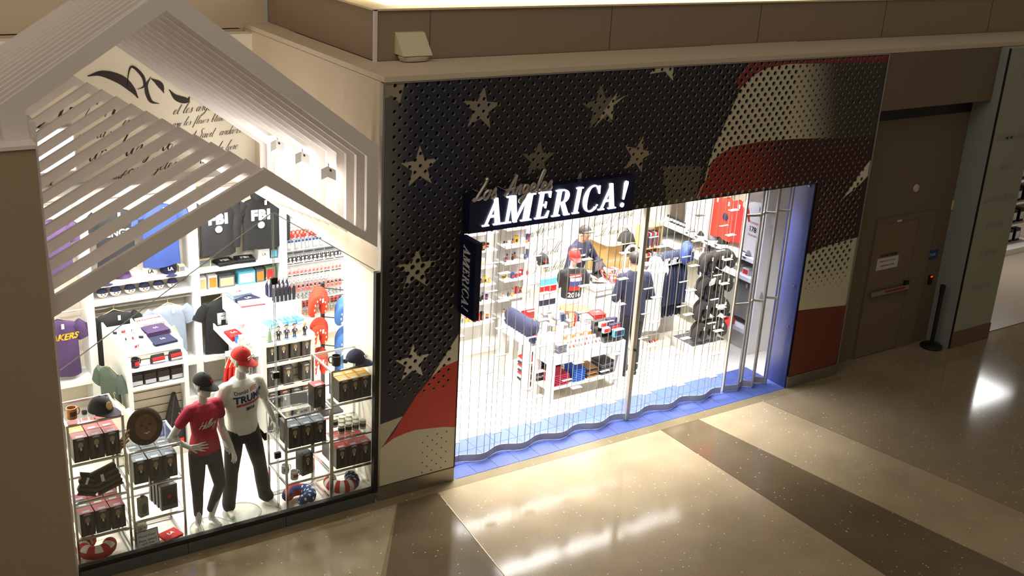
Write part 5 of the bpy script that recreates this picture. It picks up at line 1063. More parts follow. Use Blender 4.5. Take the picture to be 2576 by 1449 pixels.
for i, x in enumerate((3.08, 3.36)):
    t = thing('sling_backpack', ['left', 'right'][i]+' black sling backpack hanging low on the left display unit', 'backpack', (x, 11.72, .10), .1*(i*2-1), 'black sling backpacks')
    H_ = [.50, .66][i]; MB().loft([ell((0, 0, 0), .13, .05, 16, .7), ell((0, 0, H_*.3), .13, .06, 16, .7), ell((.01, 0, H_*.7), .07, .04, 16, .7), ell((.02, 0, H_), .02, .015, 16, .7)]).build('fabric', m_blk, t, smooth=50)
    MB().tube([(-.09, -.03, .05), (-.05, -.06, H_*.5), (.02, -.02, H_*.98)], .012, 6).build('strap', m_boxd, t); MB().prism([(-.08, .02), (.09, .02), (.09, .09), (-.08, .09)], -.064, -.058).build('print_band', m_red if i else m_silver, t)
    text('LA', .06, m_prt, t, (0, -.068, .05), ext=.001); MB().ball((.05, -.05, H_*.62), .01, 6, 5).build('snap', m_chrome, t)
# tray goods on top of the left unit
for i in range(4):
    for j in range(3):
        t = mug('souvenir_mug', 'white souvenir mug with red band, %s row %s place in the left tray' % (ORD[j], ORD[i]), (2.95+i*.075, 11.92+j*.24, 1.292), rnd.uniform(0, 6), m_white, m_red if (i+j) % 2 else m_blk, .8, group='souvenir mugs in the left tray')
for i, (m1, y, n_, pr_, lab) in enumerate(((m_nvy, 12.0, 2, 'LA', 'navy folded shirts nearest in the right tray'), (m_purple, 12.27, 4, 'LA', 'purple folded shirts in the middle of the right tray'), (m_cream2, 12.52, 5, 'HOLLYWOOD', 'white folded shirts farthest in the right tray'))):
    folded('folded_shirts', lab, (3.37, y, 1.292), .12, .27, .22, n_, [m1], 'folded shirts in the right tray', pr=pr_, prsize=.045, prm=m_red if i == 2 else m_prt)
garment('t_shirt', 'dark green t-shirt hanging on the left flank of the display unit', (2.74, 11.95, 1.10), PI/2+.4, mat('dark_green_cloth', (70, 84, 74), .8), 'tee', .42, .55, 21, group='shirts on the flank')
garment('t_shirt', 'cream t-shirt hanging low on the left flank of the display unit', (2.72, 11.70, .80), PI/2+.5, m_cream2, 'tee', .40, .55, 22, group='shirts on the flank')
# right unit with figurines
gondola('gondola_shelf', 'white display unit with figurines and boxed figures right behind the window', 4.37, 5.03, 11.50, 12.66, 1.28, [1.24, .98, .66, .36])
for s_, (z, xs_) in enumerate(((.982, (4.50, 4.64, 4.79, 4.93)), (.662, (4.50, 4.70, 4.93)), (.362, (4.50, 4.65, 4.80, 4.93)), (.102, (4.50, 4.66, 4.82)))):
    for i, x in enumerate(xs_): put(BOX[['grey', 'red'][(i+s_) % 2] if s_ != 1 else 'grey'], (x, 11.58, z), rnd.uniform(-.1, .1), 'figure box, %s from the left on the %s shelf of the right display unit' % (ORD[i], ['upper', 'second', 'third', 'bottom'][s_]), 'boxed bobblehead figures', scale=(.92, .92, .92))
def bobble(label, loc, rz, suit, hair, base, s=1.0, dress=False):
    t = thing('bobblehead_figure', label, 'figurine', loc, rz, 'bobblehead figurines'); t.scale = (s, s, s)
    MB().lathe([(.032, 0), (.032, .010), (0, .012)], 16).build('base', base, t); g = MB()
    for k in (-1, 1): g.tube([(k*.012, 0, .012), (k*.011, 0, .07)], .008, 6, 0)
    g.loft([ell((0, 0, .06), .022, .014, 12), ell((0, 0, .09), .020, .013, 12), ell((0, 0, .118), .026, .014, 12), ell((0, 0, .126), .01, .008, 12)], 0)
    for k in (-1, 1): g.tube([(k*.026, 0, .118), (k*.034, -.008, .09), (k*.012, -.02, .085)], .0065, 6, 0)
    g.build('body', suit, t, smooth=60); MB().ball((0, -.002, .158), (.022, .022, .030), 12, 8).ball((0, -.024, .152), .005, 6, 4).build('head', m_skin, t, smooth=60)
    MB().loft([ell((0, .003, .160), .0235, .0225, 12), ell((0, .002, .180), .020, .020, 12), ell((0, .0, .192), .006, .006, 12)]).build('hair', hair, t, smooth=60); MB().prism([(-.004, .095), (.004, .095), (.007, .122), (-.007, .122)], -.0155, -.0135).build('shirt_front', m_prt, t); return t
m_liberty = m_green
t = thing('statue_figurine', 'small green crowned torch bearing figurine on the right display unit', 'figurine', (4.49, 11.57, 1.242)); g = MB(); g.box(-.028, -.028, 0, .028, .028, .02); g.loft([ell((0, 0, .02), .026, .022, 12), ell((0, 0, .08), .018, .016, 12), ell((0, 0, .135), .020, .014, 12), ell((0, 0, .145), .006, .006, 12)]); g.ball((0, 0, .16), (.011, .011, .014), 10, 7); g.build('statue', m_green, t, smooth=50)
g = MB(); g.tube([(.018, 0, .13), (.028, 0, .165), (.026, 0, .20)], .005, 6); g.ball((.026, 0, .21), .008, 8, 5); g.build('torch_arm', m_green, t, smooth=60); g = MB()
for k in range(7): a = PI*k/6; g.tube([(.011*math.cos(a), 0, .168+.004*math.sin(a)), (.022*math.cos(a), 0, .172+.014*math.sin(a))], .0015, 4)
g.build('crown', m_green, t)
for i, (x, su, ha, ba, lab) in enumerate(((4.60, m_blk, m_hair, m_boxg, 'dark suited'), (4.70, m_suit, m_hair, m_bp, 'brown haired'), (4.80, m_suit, m_hair, m_bp, 'slim dark haired'), (4.93, m_blk, m_tan, m_boxg, 'blond'))): bobble(lab+' bobblehead figurine on the right display unit', (x, 11.57, 1.242), .2*i-.3, su, ha, ba, .95)
for i in range(4):
    t = thing('toy_airplane_box', '%s blue airplane toy box from the left behind the figurines' % ORD[i].capitalize(), 'toy box', (4.62+.11*i, 11.86, 1.313), .15, 'blue airplane toy boxes'); MB().box(-.045, -.10, 0, .045, .10, .06).build('carton', mat('light_blue_carton', (110, 176, 222), .4), t); MB().box(-.044, -.1015, .008, .044, -.10, .03).build('printed_front', m_prt, t)
    MB().tube([(0, -.09, .085), (0, -.05, .095), (0, .07, .095), (0, .10, .11)], [.006, .016, .014, .005], 8).add([(-.05, .0, .09), (0, -.03, .095), (.05, .0, .09), (0, .02, .092)], [(0, 1, 2, 3)]).build('airplane', m_cream2, t, smooth=50)
rs = thing('riser_tray', 'raised white tray with folded shirts and bottles behind the figurines', 'tray', (4.30, 12.05, 1.31)); MB().box(0, 0, 0, .80, .58, .16).build('tray', m_white, rs)
MB().box(0, 0, .16, .80, .02, .20).box(0, .56, .16, .80, .58, .20).box(.42, .02, .16, .44, .56, .22).build('tray_edge', m_white, rs)
folded('folded_shirts', 'light blue stack of folded shirts farthest on the raised tray', (4.47, 12.50, 1.472), .1, .26, .20, 5, [mat('light_blue_cloth', (170, 196, 214), .8), m_grey], 'folded shirts on the raised tray', pr='LA', prsize=.06, prm=m_red)
folded('folded_shirts', 'navy folded shirt in front of the light blue stack', (4.52, 12.33, 1.472), .35, .26, .18, 3, [m_nvy], 'folded shirts on the raised tray', pr='LA')
folded('folded_shirts', 'white and pink folded shirts nearest on the raised tray', (4.50, 12.15, 1.472), -.1, .30, .17, 4, [m_cream2, m_cream2, mat('rose_cloth', (222, 90, 104), .8)], 'folded shirts on the raised tray')
for i in range(6):
    for j in range(2):
        t = thing('water_bottle', '%s dark bottle in the %s row on the raised tray' % (ORD[i].capitalize(), ['front', 'back'][j]), 'bottle', (4.78+i*.052, 12.15+j*.22, 1.472), 0, 'dark bottles on the raised tray'); MB().lathe([(.021, 0), (.022, .15), (.012, .18), (.012, .20)], 12).build('bottle', m_suit if not j else m_nvy, t, smooth=50); MB().lathe([(.014, .195), (.016, .225), (.005, .235)], 10).build('lid', m_chrome, t, smooth=50); MB().tube([(0, 0, .235), (.012, 0, .25), (0, 0, .262), (-.012, 0, .25), (0, 0, .235)], .002, 4).build('clip', m_chrome, t)
# red baby clothes rack and basket between the units
t = thing('small_clothes_rail', 'small chrome rail with red baby clothes behind the red cap', 'clothes rail', (4.15, 11.75, 0)); MB().tube([(-.13, 0, 0), (-.13, 0, 1.08), (.18, 0, 1.08), (.18, 0, 0)], .01, 6).build('frame', m_chrome, t); MB().box(-.14, -.02, 1.08, .19, .0, 1.14).build('sign_strip', m_prt, t)
for i in range(5): garment('baby_suit', '%s red baby suit from the left on the small rail' % ORD[i].capitalize(), (4.05+i*.055, 11.74, 1.02), .9, m_red if i < 4 else m_cream2, 'tee', .22, .30, 30+i, group='baby clothes on the small rail', cat='baby clothes', tagc=False, dep=.04)
for i in range(4): garment('baby_suit', '%s grey and black baby suit on the lower hooks' % ORD[i].capitalize(), (4.12+i*.06, 11.70, .70), .9, [m_cream2, m_blk][i % 2], 'tee', .22, .30, 30+i, group='baby clothes on the lower hooks', cat='baby clothes', tagc=False, dep=.04)
sl = thing('side_shelf', 'white sloping side shelf with red shirts and teddy bears on the right display unit', 'shelf', (4.17, 11.62, 1.06)); MB().box(0, 0, 0, .20, 1.0, .03).box(0, 0, .03, .012, 1.0, .08).build('shelf', m_white, sl)
folded('folded_shirts', 'red folded shirts stacked on the sloping side shelf', (4.28, 12.2, 1.092), .1, .16, .22, 4, [m_red], 'goods on the side shelf', pr='LA')
bear('pale teddy bear at the near end of the side shelf', (4.27, 11.74, 1.092), .3, .75); bear('second pale teddy bear behind the near one on the side shelf', (4.27, 11.92, 1.092), .2, .7)
mug('souvenir_mug', 'blue souvenir mug between the bears and the red shirts', (4.27, 12.04, 1.092), .4, m_bp, m_wst, .8)
# ------------------------------------------------------------------ tables in the entrance half of the shop
def table(label, x0, x1, y0, y1, H, th=.14, low=None, lg=.085, nm='display_table'):
    t = thing(nm, label, 'table', (x0, y0, 0)); W, D = x1-x0, y1-y0
    MB().box(0, 0, H-th, W, D, H).build('tabletop', m_white, t)
    for xx in (0, W-lg):
        for yy in (0, D-lg): MB().box(xx, yy, 0, xx+lg, yy+lg, H-th).build('leg', m_white, t)
    if low: MB().box(.02, .03, low-.04, W-.02, D-.03, low).build('low_shelf', m_white, t)
    return t
table('front white display table with folded clothes on its low shelf', 8.0, 9.24, 10.76, 11.16, .68, low=.20)
table('taller white display table behind the front one, with a roll of navy caps', 7.91, 9.34, 11.18, 11.90, .80, low=None)
table('rear white table carrying two capped display busts', 8.35, 9.50, 11.93, 12.25, .86)
# roll of nested navy caps
for i in range(9): cap('baseball_cap', 'navy cap, %s from the front in the nested roll on the taller table' % ORD[i], (8.0, 11.24+i*.062, .90), (math.radians(58), 0, -.05), m_nvy, m_nvy, 'X' if i == 0 else None, m_red, 'nested navy caps on the taller table', s=1.15)
m_patt = mat('black_white_pattern', (120, 120, 126), .7, var=.9, scale=70)
folded('folded_shirts', 'tall white stack of folded towels at the left end of the front table', (8.13, 10.99, .68), 0, .24, .30, 9, [m_cream2], 'folded goods on the front table', .017)
folded('folded_shirts', 'black and white patterned stack at the front left of the front table', (8.20, 10.82, .68), 0, .16, .08, 7, [m_patt], 'folded goods on the front table', .018)
cc = 0
m_rose = mat('salmon_card', (226, 128, 96), .6)
for i in range(9):
    for j in range(2):
        t = thing('souvenir_magnet_pack', 'white and brown magnet pack, %s in the %s row of the front table' % (ORD[i], ['front', 'back'][j]), 'souvenir pack', (8.34+i*.062, 10.81+j*.13, .682), (math.radians(-25), 0, rnd.uniform(-.3, .3)), 'magnet packs on the front table')
        MB().box(-.027, -.012, 0, .027, .012, .09).build('pack', m_prt, t); MB().ball((0, -.013, .05), (.016, .006, .022), 8, 5).build('charm', [mat('bronze_charm', (150, 100, 70), .4), m_boxr, m_boxg][(i+j) % 3], t)
for i in range(7): carton('%s orange and white gift box from the left on the back of the front table' % ORD[i].capitalize(), (8.42+i*.07, 11.09, .682), rnd.uniform(-.1, .1), .06, .07, .11, m_rose if i % 2 else m_white, m_prt if i % 2 else m_orange, 'gift boxes on the front table')
st = thing('tiered_stand', 'small black tiered stand at the right end of the front table', 'display stand', (8.90, 10.80, .68)); 
for k in range(4): MB().box(0, k*.08, 0, .32, k*.08+.075, .07+.05*k).build('tier', m_black, st)
for k, (m1, m2) in enumerate(((m_teal, m_nvy), (m_nvy, m_red), (m_nvy, m_purple))): carton(['light blue', 'navy and red', 'navy and purple'][k]+' notebook on the black tiered stand', (9.12, 10.79+.085*k, .755+.05*k), 0, .17, .05, .10, m1, m2, 'notebooks on the tiered stand')
for k in range(2): carton(['nearer', 'farther'][k]+' white notebook with red edge left on the tiered stand', (8.97, 10.87+.08*k, .805+.05*k), 0, .11, .05, .07, m_prt, m_red, 'notebooks on the tiered stand')
# low shelf goods
folded('folded_shirts', 'crimson folded towels at the left of the low shelf', (8.24, 10.92, .202), 0, .26, .24, 6, [m_pink], 'folded goods on the low shelf', .026)
folded('folded_shirts', 'bright blue patterned folded stack on the low shelf', (8.53, 10.92, .202), 0, .20, .24, 7, [mat('blue_patterned_cloth', (40, 96, 190), .8, var=.5, scale=60)], 'folded goods on the low shelf', .026)
folded('folded_shirts', 'brown and orange folded stack in the middle of the low shelf', (8.76, 10.94, .202), 0, .18, .24, 6, [m_orange, m_boxd, m_tan], 'folded goods on the low shelf', .024)
folded('folded_shirts', 'grey and black folded stack at the right of the low shelf', (9.02, 10.94, .202), .1, .24, .24, 7, [m_suit, m_boxg, m_silver], 'folded goods on the low shelf', .026)
carton('black box lettered in white below the left leg of the front table', (8.12, 11.1, .202), .0, .22, .10, .12, m_blk, m_blk, word_='CALIFORNIA')
for i in range(3): folded('folded_blanket', ['flag patterned folded blanket left under the taller table', 'navy folded blanket under the taller table', 'red striped folded blanket right under the taller table'][i], (8.14+.2*i, 11.45, .012), 0, .18, .28, 9, [[m_nvy, m_wst, m_red], [m_nvy], [m_wst, m_red, m_boxd]][i], 'blankets under the taller table', .04, 'blanket')
# goods on the taller table
for i in range(6):
    for j in range(3): carton('%s clear souvenir box from the left in the %s row of the taller table' % (ORD[i].capitalize(), ['front', 'middle', 'back'][j]), (8.26+i*.095, 11.26+j*.16, .802), rnd.uniform(-.15, .15), .07, .10, rnd.uniform(.06, .12), [m_white, m_boxg, m_clear][(i+j) % 3], [m_boxg, m_prt, m_tan][(i*2+j) % 3], 'souvenir boxes on the taller table')
carton('white rack with red and white flag print at the left of the taller table', (8.23, 11.72, .802), 0, .26, .10, .20, m_white, m_red); 
for i in range(3):
    t = thing('picture_frame', '%s small standing picture frame on the taller table' % ORD[i].capitalize(), 'picture frame', (8.62+i*.13, 11.36, .802), (math.radians(-12), 0, .05), 'picture frames on the taller table'); MB().box(-.05, -.008, 0, .05, .008, .15).build('frame', m_boxg, t); MB().box(-.038, -.010, .012, .038, -.008, .138).build('picture', [m_nvy, m_tan, m_suit][i], t)
t = thing('phone_box_statue', 'small red statue standing among the picture frames', 'figurine', (8.72, 11.24, .802)); MB().lathe([(.02, 0), (.02, .02), (.012, .05), (.016, .12), (.01, .14)], 10).build('body', m_red, t, smooth=40); MB().ball((0, 0, .155), (.014, .014, .016), 8, 6).build('head', m_red, t, smooth=60)
folded('folded_shirts', 'orange folded shirts spread at the right of the taller table', (9.0, 11.62, .802), -.5, .42, .24, 3, [mat('coral_cloth', (228, 104, 62), .8)], 'folded shirts on the taller table', .03)
folded('folded_shirts', 'bright red folded shirts at the right corner of the taller table', (9.18, 11.36, .802), -.2, .22, .2, 4, [m_red], 'folded shirts on the taller table', .022, pr='LA')
folded('folded_shirts', 'white folded shirt behind the clear boxes of the taller table', (8.95, 11.30, .802), -.2, .16, .18, 4, [m_cream2], 'folded shirts on the taller table', .022)
sp = thing('postcard_spinner', 'white tiered rack of postcards and books rising from the taller table', 'postcard rack', (8.62, 11.78, .80))
for k in range(5): MB().box(-.13, -.02+.0*k, .04+.10*k, .13, .0, .13+.10*k).build('postcard_row', [m_prt, m_nvy, m_prt, m_red, m_teal][k], sp); MB().box(-.14, -.03, .03+.10*k, .14, .02, .04+.10*k).build('tier', m_white, sp)
MB().box(-.145, .0, 0, .145, .02, .56).build('back_panel', m_white, sp)
# display busts
def bust(label, x, y, z, capm, shm, prints, rz=0):
    t = thing('display_bust', label, 'mannequin', (x, y, z), rz); g = MB()
    g.loft([ell((0, 0, 0), .14, .10), ell((0, 0, .12), .14, .10), ell((0, -.01, .26), .17, .115), ell((0, -.01, .36), .17, .11), ell((0, 0, .42), .13, .07), ell((0, 0, .44), .06, .05)])
    chain(g, [(0, 0, .42), (0, -.01, .53)], [.05, .045]); headmesh(g, (0, -.02, .60), .9); link('body', vox(g, .012, 2, 'body', [m_man]), t)
    g = MB(); g.loft([ell((0, 0, -.01), .155, .115), ell((0, 0, .12), .155, .115), ell((0, -.01, .26), .185, .13), ell((0, -.01, .35), .185, .125), ell((0, 0, .415), .14, .085), ell((0, 0, .44), .08, .065)])
    for s in (-1, 1): rc(g, (s*.16, 0, .36), (s*.22, 0, .20), .065, .06)
    me = vox(g, .013, 2, 'shirt', [shm]); link('shirt', me, t)
    for s_, sz, xx, zz, m2, kw_ in prints: wrap(text(s_, sz, m2, t, (xx, -.3, zz), (PI/2, 0, 0), name='print', ext=.001, **kw_), me, off=.004)
    cap('cap', None, (0, -.015, .635), (math.radians(14), 0, 0), capm, capm, 'LA' if capm == m_blk else None, m_red, parent=t, s=1.0)
    return t, me
b1, me1 = bust('display bust in black 2016 t-shirt with red and blue panel and red cap', 9.25, 12.07, .86, m_redcap, m_blk, [('2016', .10, 0, .06, m_prt, dict(bold=.003))], -.2)
for nm_, z0, z1, m2 in (('red', .33, .38, m_red), ('white', .28, .33, m_prt), ('blue', .20, .28, m_blueC), ('red', .13, .20, m_red)):
    wrap(MB().prism([(-.09+.03*q_, z0) for q_ in range(7)]+[(.09-.03*q_, z1) for q_ in range(7)], -.3, -.299).build('print_band', m2, b1), me1, off=.005)
bust('display bust in grey sweatshirt lettered HELLO with black cap', 8.70, 12.07, .86, m_blk, mat('pale_grey_fleece', (190, 188, 180), .85), [('HELLO', .06, 0, .30, m_red, {}), ('DALLAS', .045, 0, .20, m_blk, {})], -.25)
# counter
ct = thing('sales_counter', 'white sales counter behind the tables', 'counter', (9.62, 11.98, 0)); MB().box(0, 0, 0, 1.6, .48, .92).build('body', m_white, ct); MB().box(-.03, -.03, .92, 1.63, .5, .96).build('countertop', m_white, ct)
for i in range(3): MB().box(.04+.52*i, -.012, .08, .52+.52*i, 0, .88).build('front_panel', m_white2, ct)
MB().box(0, -.014, .80, 1.6, -.012, .83).build('grey_strip', m_boxg, ct)
bk = thing('wire_basket', 'round red and white wire basket on the sales counter', 'basket', (10.02, 12.12, .96))
for k in range(18): a = 2*PI*k/18; MB().tube([(.10*math.cos(a), .10*math.sin(a), .005), (.17*math.cos(a), .17*math.sin(a), .14)], .006, 4).build('wire', m_red if k % 2 else m_wst, bk)
for r_, z in ((.10, .005), (.135, .07), (.17, .14)): MB().tube([(r_*math.cos(2*PI*k/24), r_*math.sin(2*PI*k/24), z) for k in range(24)], .006, 5, closed=True).build('hoop', m_red, bk)
for k in range(6): tag(MB().ball((0, 0, 0), (.035, .03, .03), 10, 7).build('wrapped_sweet', [m_boxd, m_prt, m_orange][k % 3], None, (10.02+.06*math.cos(k), 12.12+.06*math.sin(k), 1.01), smooth=60), ['dark', 'white', 'orange'][k % 3]+' wrapped sweet in the wire basket, %s' % ('upper' if k > 2 else 'lower'), 'sweet', 'sweets in the wire basket')
rg = thing('card_terminal', 'black card terminal and cash register on the sales counter', 'cash register', (9.86, 12.28, .96), .3); MB().box(-.12, -.10, 0, .12, .10, .10).build('drawer', m_black, rg); MB().box(-.10, -.02, .12, .10, .02, .30).build('screen', m_black, rg); MB().box(-.02, 0, .08, .02, .03, .16).build('stand', m_black, rg); MB().box(-.085, -.024, .14, .085, -.02, .28).build('display', m_boxg, rg)
ar = thing('arched_lamp', 'white arched security gate lamp on the sales counter', 'lamp', (10.42, 12.2, .96)); MB().tube([(-.12, 0, 0)]+[(-.12*math.cos(a*PI/12), 0, .34+.13*math.sin(a*PI/12)) for a in range(13)]+[(.12, 0, 0)], .022, 10).build('arch', m_white, ar, smooth=60); MB().box(-.16, -.06, -.002, .16, .06, .02).build('base', m_boxg, ar)
for i, (x, y, z, w_, h_, lab) in enumerate(((10.56, 12.84, .0, .55, .80, 'lower large cardboard box by the back wall'), (10.52, 12.84, .81, .46, .50, 'upper open cardboard box by the back wall'), (11.05, 12.80, .0, .36, .62, 'smaller cardboard box right of the large ones'))):
    t = thing('cardboard_box', lab, 'cardboard box', (x, y, z), .08*(i-1)); MB().box(-w_/2, -.22, 0, w_/2, .22, h_).build('carton', m_card, t); MB().box(-w_/2, -.221, h_*.5-.02, w_/2, -.22, h_*.5+.02).build('tape', m_kraft, t)
    if i == 1: MB().add([(-w_/2, -.22, h_), (w_/2, -.22, h_), (w_/2, -.36, h_+.04), (-w_/2, -.36, h_+.04)], [(0, 1, 2, 3)]).add([(-w_/2, .22, h_), (-w_/2, -.22, h_), (-w_/2-.14, -.22, h_+.06), (-w_/2-.14, .22, h_+.06)], [(0, 1, 2, 3)]).build('flap', m_card, t)
t = thing('black_backpack', 'black backpack lying on the upper cardboard box', 'backpack', (10.72, 12.7, 1.13)); MB().loft([ell((0, 0, 0), .15, .11, 16, .7), ell((0, 0, .15), .15, .12, 16, .7), ell((0, 0, .30), .10, .08, 16, .7), ell((0, 0, .34), .03, .03, 16, .7)]).build('fabric', m_blk, t, smooth=60); MB().tube([(-.05, 0, .32), (0, 0, .38), (.05, 0, .32)], .01, 6).build('handle', m_blk, t)
carton('small red and grey box at the right end of the sales counter', (10.66, 12.12, .96), .2, .10, .10, .16, m_boxg, m_red)
for i in range(5): carton('%s small white carton from the left along the back of the sales counter' % ORD[i].capitalize(), (10.12+i*.06 if i < 3 else 10.62+i*.07, 12.36, .96), 0, .05, .08, .06+.02*(i % 3), m_white, [m_tan, m_red, m_boxg][i % 3], 'small cartons on the counter')
# trinket shelving left inside the entrance
ts = thing('trinket_stand', 'white trinket stand with hooks and wire shelves left of the tables', 'display unit', (7.62, 12.38, 0)); 
MB().box(0, 0, .10, 1.22, .62, .20).box(.02, .02, 0, 1.2, .6, .10).build('base', m_cream2, ts)
for x in (0, .50, .64, 1.17): MB().box(x, .25, .20, x+.05, .33, 2.35).build('upright', m_white, ts)
for z in (.55, .85, 1.12, 1.38, 1.62, 1.88): MB().box(0, -.02, z, .52, .25, z+.012).box(.66, -.02, z, 1.2, .25, z+.012).build('wire_shelf', m_white, ts)
MB().box(.05, .28, .2, 1.17, .30, 2.35).build('back_panel', m_white, ts)
cols = [m_red, m_blk, m_prt, m_boxg, m_orange, m_tan, m_blueC, m_purple, m_gold, m_boxr]
wts = [2, 3, 3, 3, 2, 3, 1, 1, 1, 1]
colname = ['red', 'black', 'white', 'grey', 'orange', 'tan', 'blue', 'purple', 'yellow', 'dark red']
for iz, z in enumerate((.562, .862, 1.132, 1.392, 1.632, 1.892)):
    for sd, x0 in enumerate((7.68, 8.34)):
        for i in range(7):
            k = rnd.choices(range(10), wts)[0]; h_ = rnd.uniform(.06, .13); kind = rnd.choice(('box', 'cup', 'hang'))
            t = thing('trinket', '%s trinket, %s place, %s shelf, %s bay of the trinket stand' % (colname[k], ORD[i], ['lowest', 'second', 'third', 'fourth', 'fifth', 'top'][iz], ['left', 'right'][sd]), 'souvenir', (x0+i*.065, 12.42+rnd.uniform(0, .1), z), rnd.uniform(-.4, .4), 'trinkets on the trinket stand')
            if kind == 'box': MB().box(-.022, -.02, 0, .022, .02, h_).build('pack', cols[k], t); MB().box(-.017, -.022, h_*.2, .017, -.02, h_*.6).build('front_print', cols[(k+3) % 10], t)
            elif kind == 'cup': MB().lathe([(.02, 0), (.024, h_*.7), (.02, h_*.7), (.018, .005), (0, .005)], 12, caps=False).build('cup', cols[k], t, smooth=40); MB().lathe([(.0225, h_*.2), (.0238, h_*.45)], 12, caps=False).build('band', cols[(k+3) % 10], t)
            else: MB().ball((0, 0, h_*.35), (.02, .015, h_*.33), 8, 6).build('body', cols[k], t, smooth=60); MB().ball((0, 0, h_*.8), (.016, .014, .018), 8, 6).build('head', cols[(k+2) % 10], t, smooth=60)
for i in range(2): cap('baseball_cap', ['left', 'right'][i]+' black and white patterned cap on top of the trinket stand', (7.80+i*.3, 12.50, 2.2), .4, m_blk, m_patt, None, None, 'caps on top of the trinket stand', s=1.15)
MB().box(0, -.05, 2.19, .55, .25, 2.2).build('top_shelf', m_white, ts)
# ------------------------------------------------------------------ clothes rails, bins and black pillows right of the centre post
garment('bathrobe', 'long white bathrobe hanging right of the centre post', (10.24, 11.42, 1.40), .15, m_cream2, 'hoodie', .50, .98, 41, cat='bathrobe', dep=.14, tagc=False)
garment('bathrobe', 'second white bathrobe hanging behind the first', (10.40, 11.52, 1.38), .15, m_cream2, 'tee', .46, .9, 42, cat='bathrobe', dep=.12, tagc=False)
rl = thing('clothes_rail', 'chrome clothes rail carrying bathrobes and dark sweatshirts', 'clothes rail', (10.1, 11.62, 0)); MB().tube([(0, 0, 0), (0, 0, 1.46), (1.25, 0, 1.46), (1.25, 0, 0)], .014, 8).build('frame', m_chrome, rl); MB().box(-.05, -.2, 0, .02, .2, .03).box(1.23, -.2, 0, 1.3, .2, .03).build('foot', m_chrome, rl)
for i in range(8): garment('sweatshirt', 'dark navy sweatshirt, %s from the left on the clothes rail' % ORD[i], (10.52+i*.055, 11.62, 1.36), 1.15, m_nvy if i % 2 else mat('blue_black_cloth', (28, 36, 52), .85), 'hoodie', .46, .82, 50+i % 3, cat='sweatshirt', group='dark sweatshirts on the rail', tagc=False, dep=.07)
np_ = thing('name_plate_rack', 'white rack of small lettered name plates above the dark sweatshirts', 'display rack', (10.36, 11.42, 1.36)); MB().box(0, 0, 0, .48, .22, .02).build('tray', m_white, np_)
for j in range(3):
    for i in range(9): MB().box(.01+i*.052, .01+j*.07, .02, .052+i*.052, .014+j*.07, .07).build('name_plate', [m_silver, m_prt, m_blk][(i+j) % 3], np_)
m_bpil = mat('black_fleece', (40, 36, 34), .9)
rk2 = thing('pillow_rack', 'floor rack hung with black neck pillows near the smoked panels', 'rack', (11.15, 11.35, 0)); MB().box(-.02, -.02, 0, .02, .02, 1.60).build('pole', m_black, rk2); MB().box(-.33, -.26, 0, .33, .22, .14).build('base', m_white, rk2); MB().box(-.31, -.24, .14, .31, .20, .145).build('base_top', m_boxg, rk2)
for z in (1.56, 1.16, .76): MB().tube([(-.25, -.28, z), (0, 0, z), (.22, -.28, z)], .008, 5).build('arm', m_black, rk2)
for lv, z in enumerate((1.54, 1.17, .80, .46)):
    for cdx, cx in enumerate((10.93, 11.12, 11.30)):
        for k in range(2): hangpillow('black neck pillow, %s hook from the left, %s level, %s' % (ORD[cdx], ['top', 'second', 'third', 'lowest'][lv], ['front', 'behind'][k]), (cx+.03*k, 11.10+.085*k, z), .15*(1-cdx), m_bpil, m_suit, 'black neck pillows on the floor rack', 1.05)
for k in range(3): hangpillow('blue neck pillow, %s from the front beside the black ones' % ORD[k], (10.66+.05*k, 11.24+.08*k, 1.66), .4, m_blueC, m_nvy, 'blue neck pillows beside the black ones', 1.0)
tag(MB().box(-.06, -.01, 0, .06, .01, .10).build('price_card', m_prt, None, (10.98, 11.02, 1.12), (.2, 0, .3)), 'loose white price card among the black neck pillows, left', 'price card'); tag(MB().box(-.05, -.01, 0, .05, .01, .08).build('price_card', m_prt, None, (11.22, 11.02, .70), (.2, 0, -.2)), 'loose white price card low among the black neck pillows', 'price card')
bn = thing('floor_bin', 'low cream floor bin with red and gold trinkets', 'bin', (10.33, 11.52, 0)); MB().box(0, 0, 0, .44, .26, .012).box(0, 0, .012, .44, .012, .12).box(0, .248, .012, .44, .26, .12).box(0, .012, .012, .012, .248, .12).box(.428, .012, .012, .44, .248, .12).build('tray', m_cream2, bn)
for k in range(9): tag(MB().ball((0, 0, 0), (.03, .035, .028), 8, 6).build('bin_trinket', [m_red, m_gold, m_tan, m_boxd][k % 4], None, (10.40+.1*(k % 3)+.02*(k//3), 11.58+.06*(k//3), .042), smooth=60), '%s soft toy in the floor bin, %s row %s place' % (['red', 'gold', 'tan', 'brown'][k % 4], ORD[k//3], ORD[k % 3]), 'soft toy', 'soft toys in the floor bin')
tag(MB().ball((0, 0, 0), (.10, .08, .07), 12, 8).ball((.12, .02, 0), (.06, .06, .06), 12, 8).build('red_plush', m_red, None, (11.48, 11.12, .42), smooth=60), 'red plush lying on the low right ledge', 'plush toy')
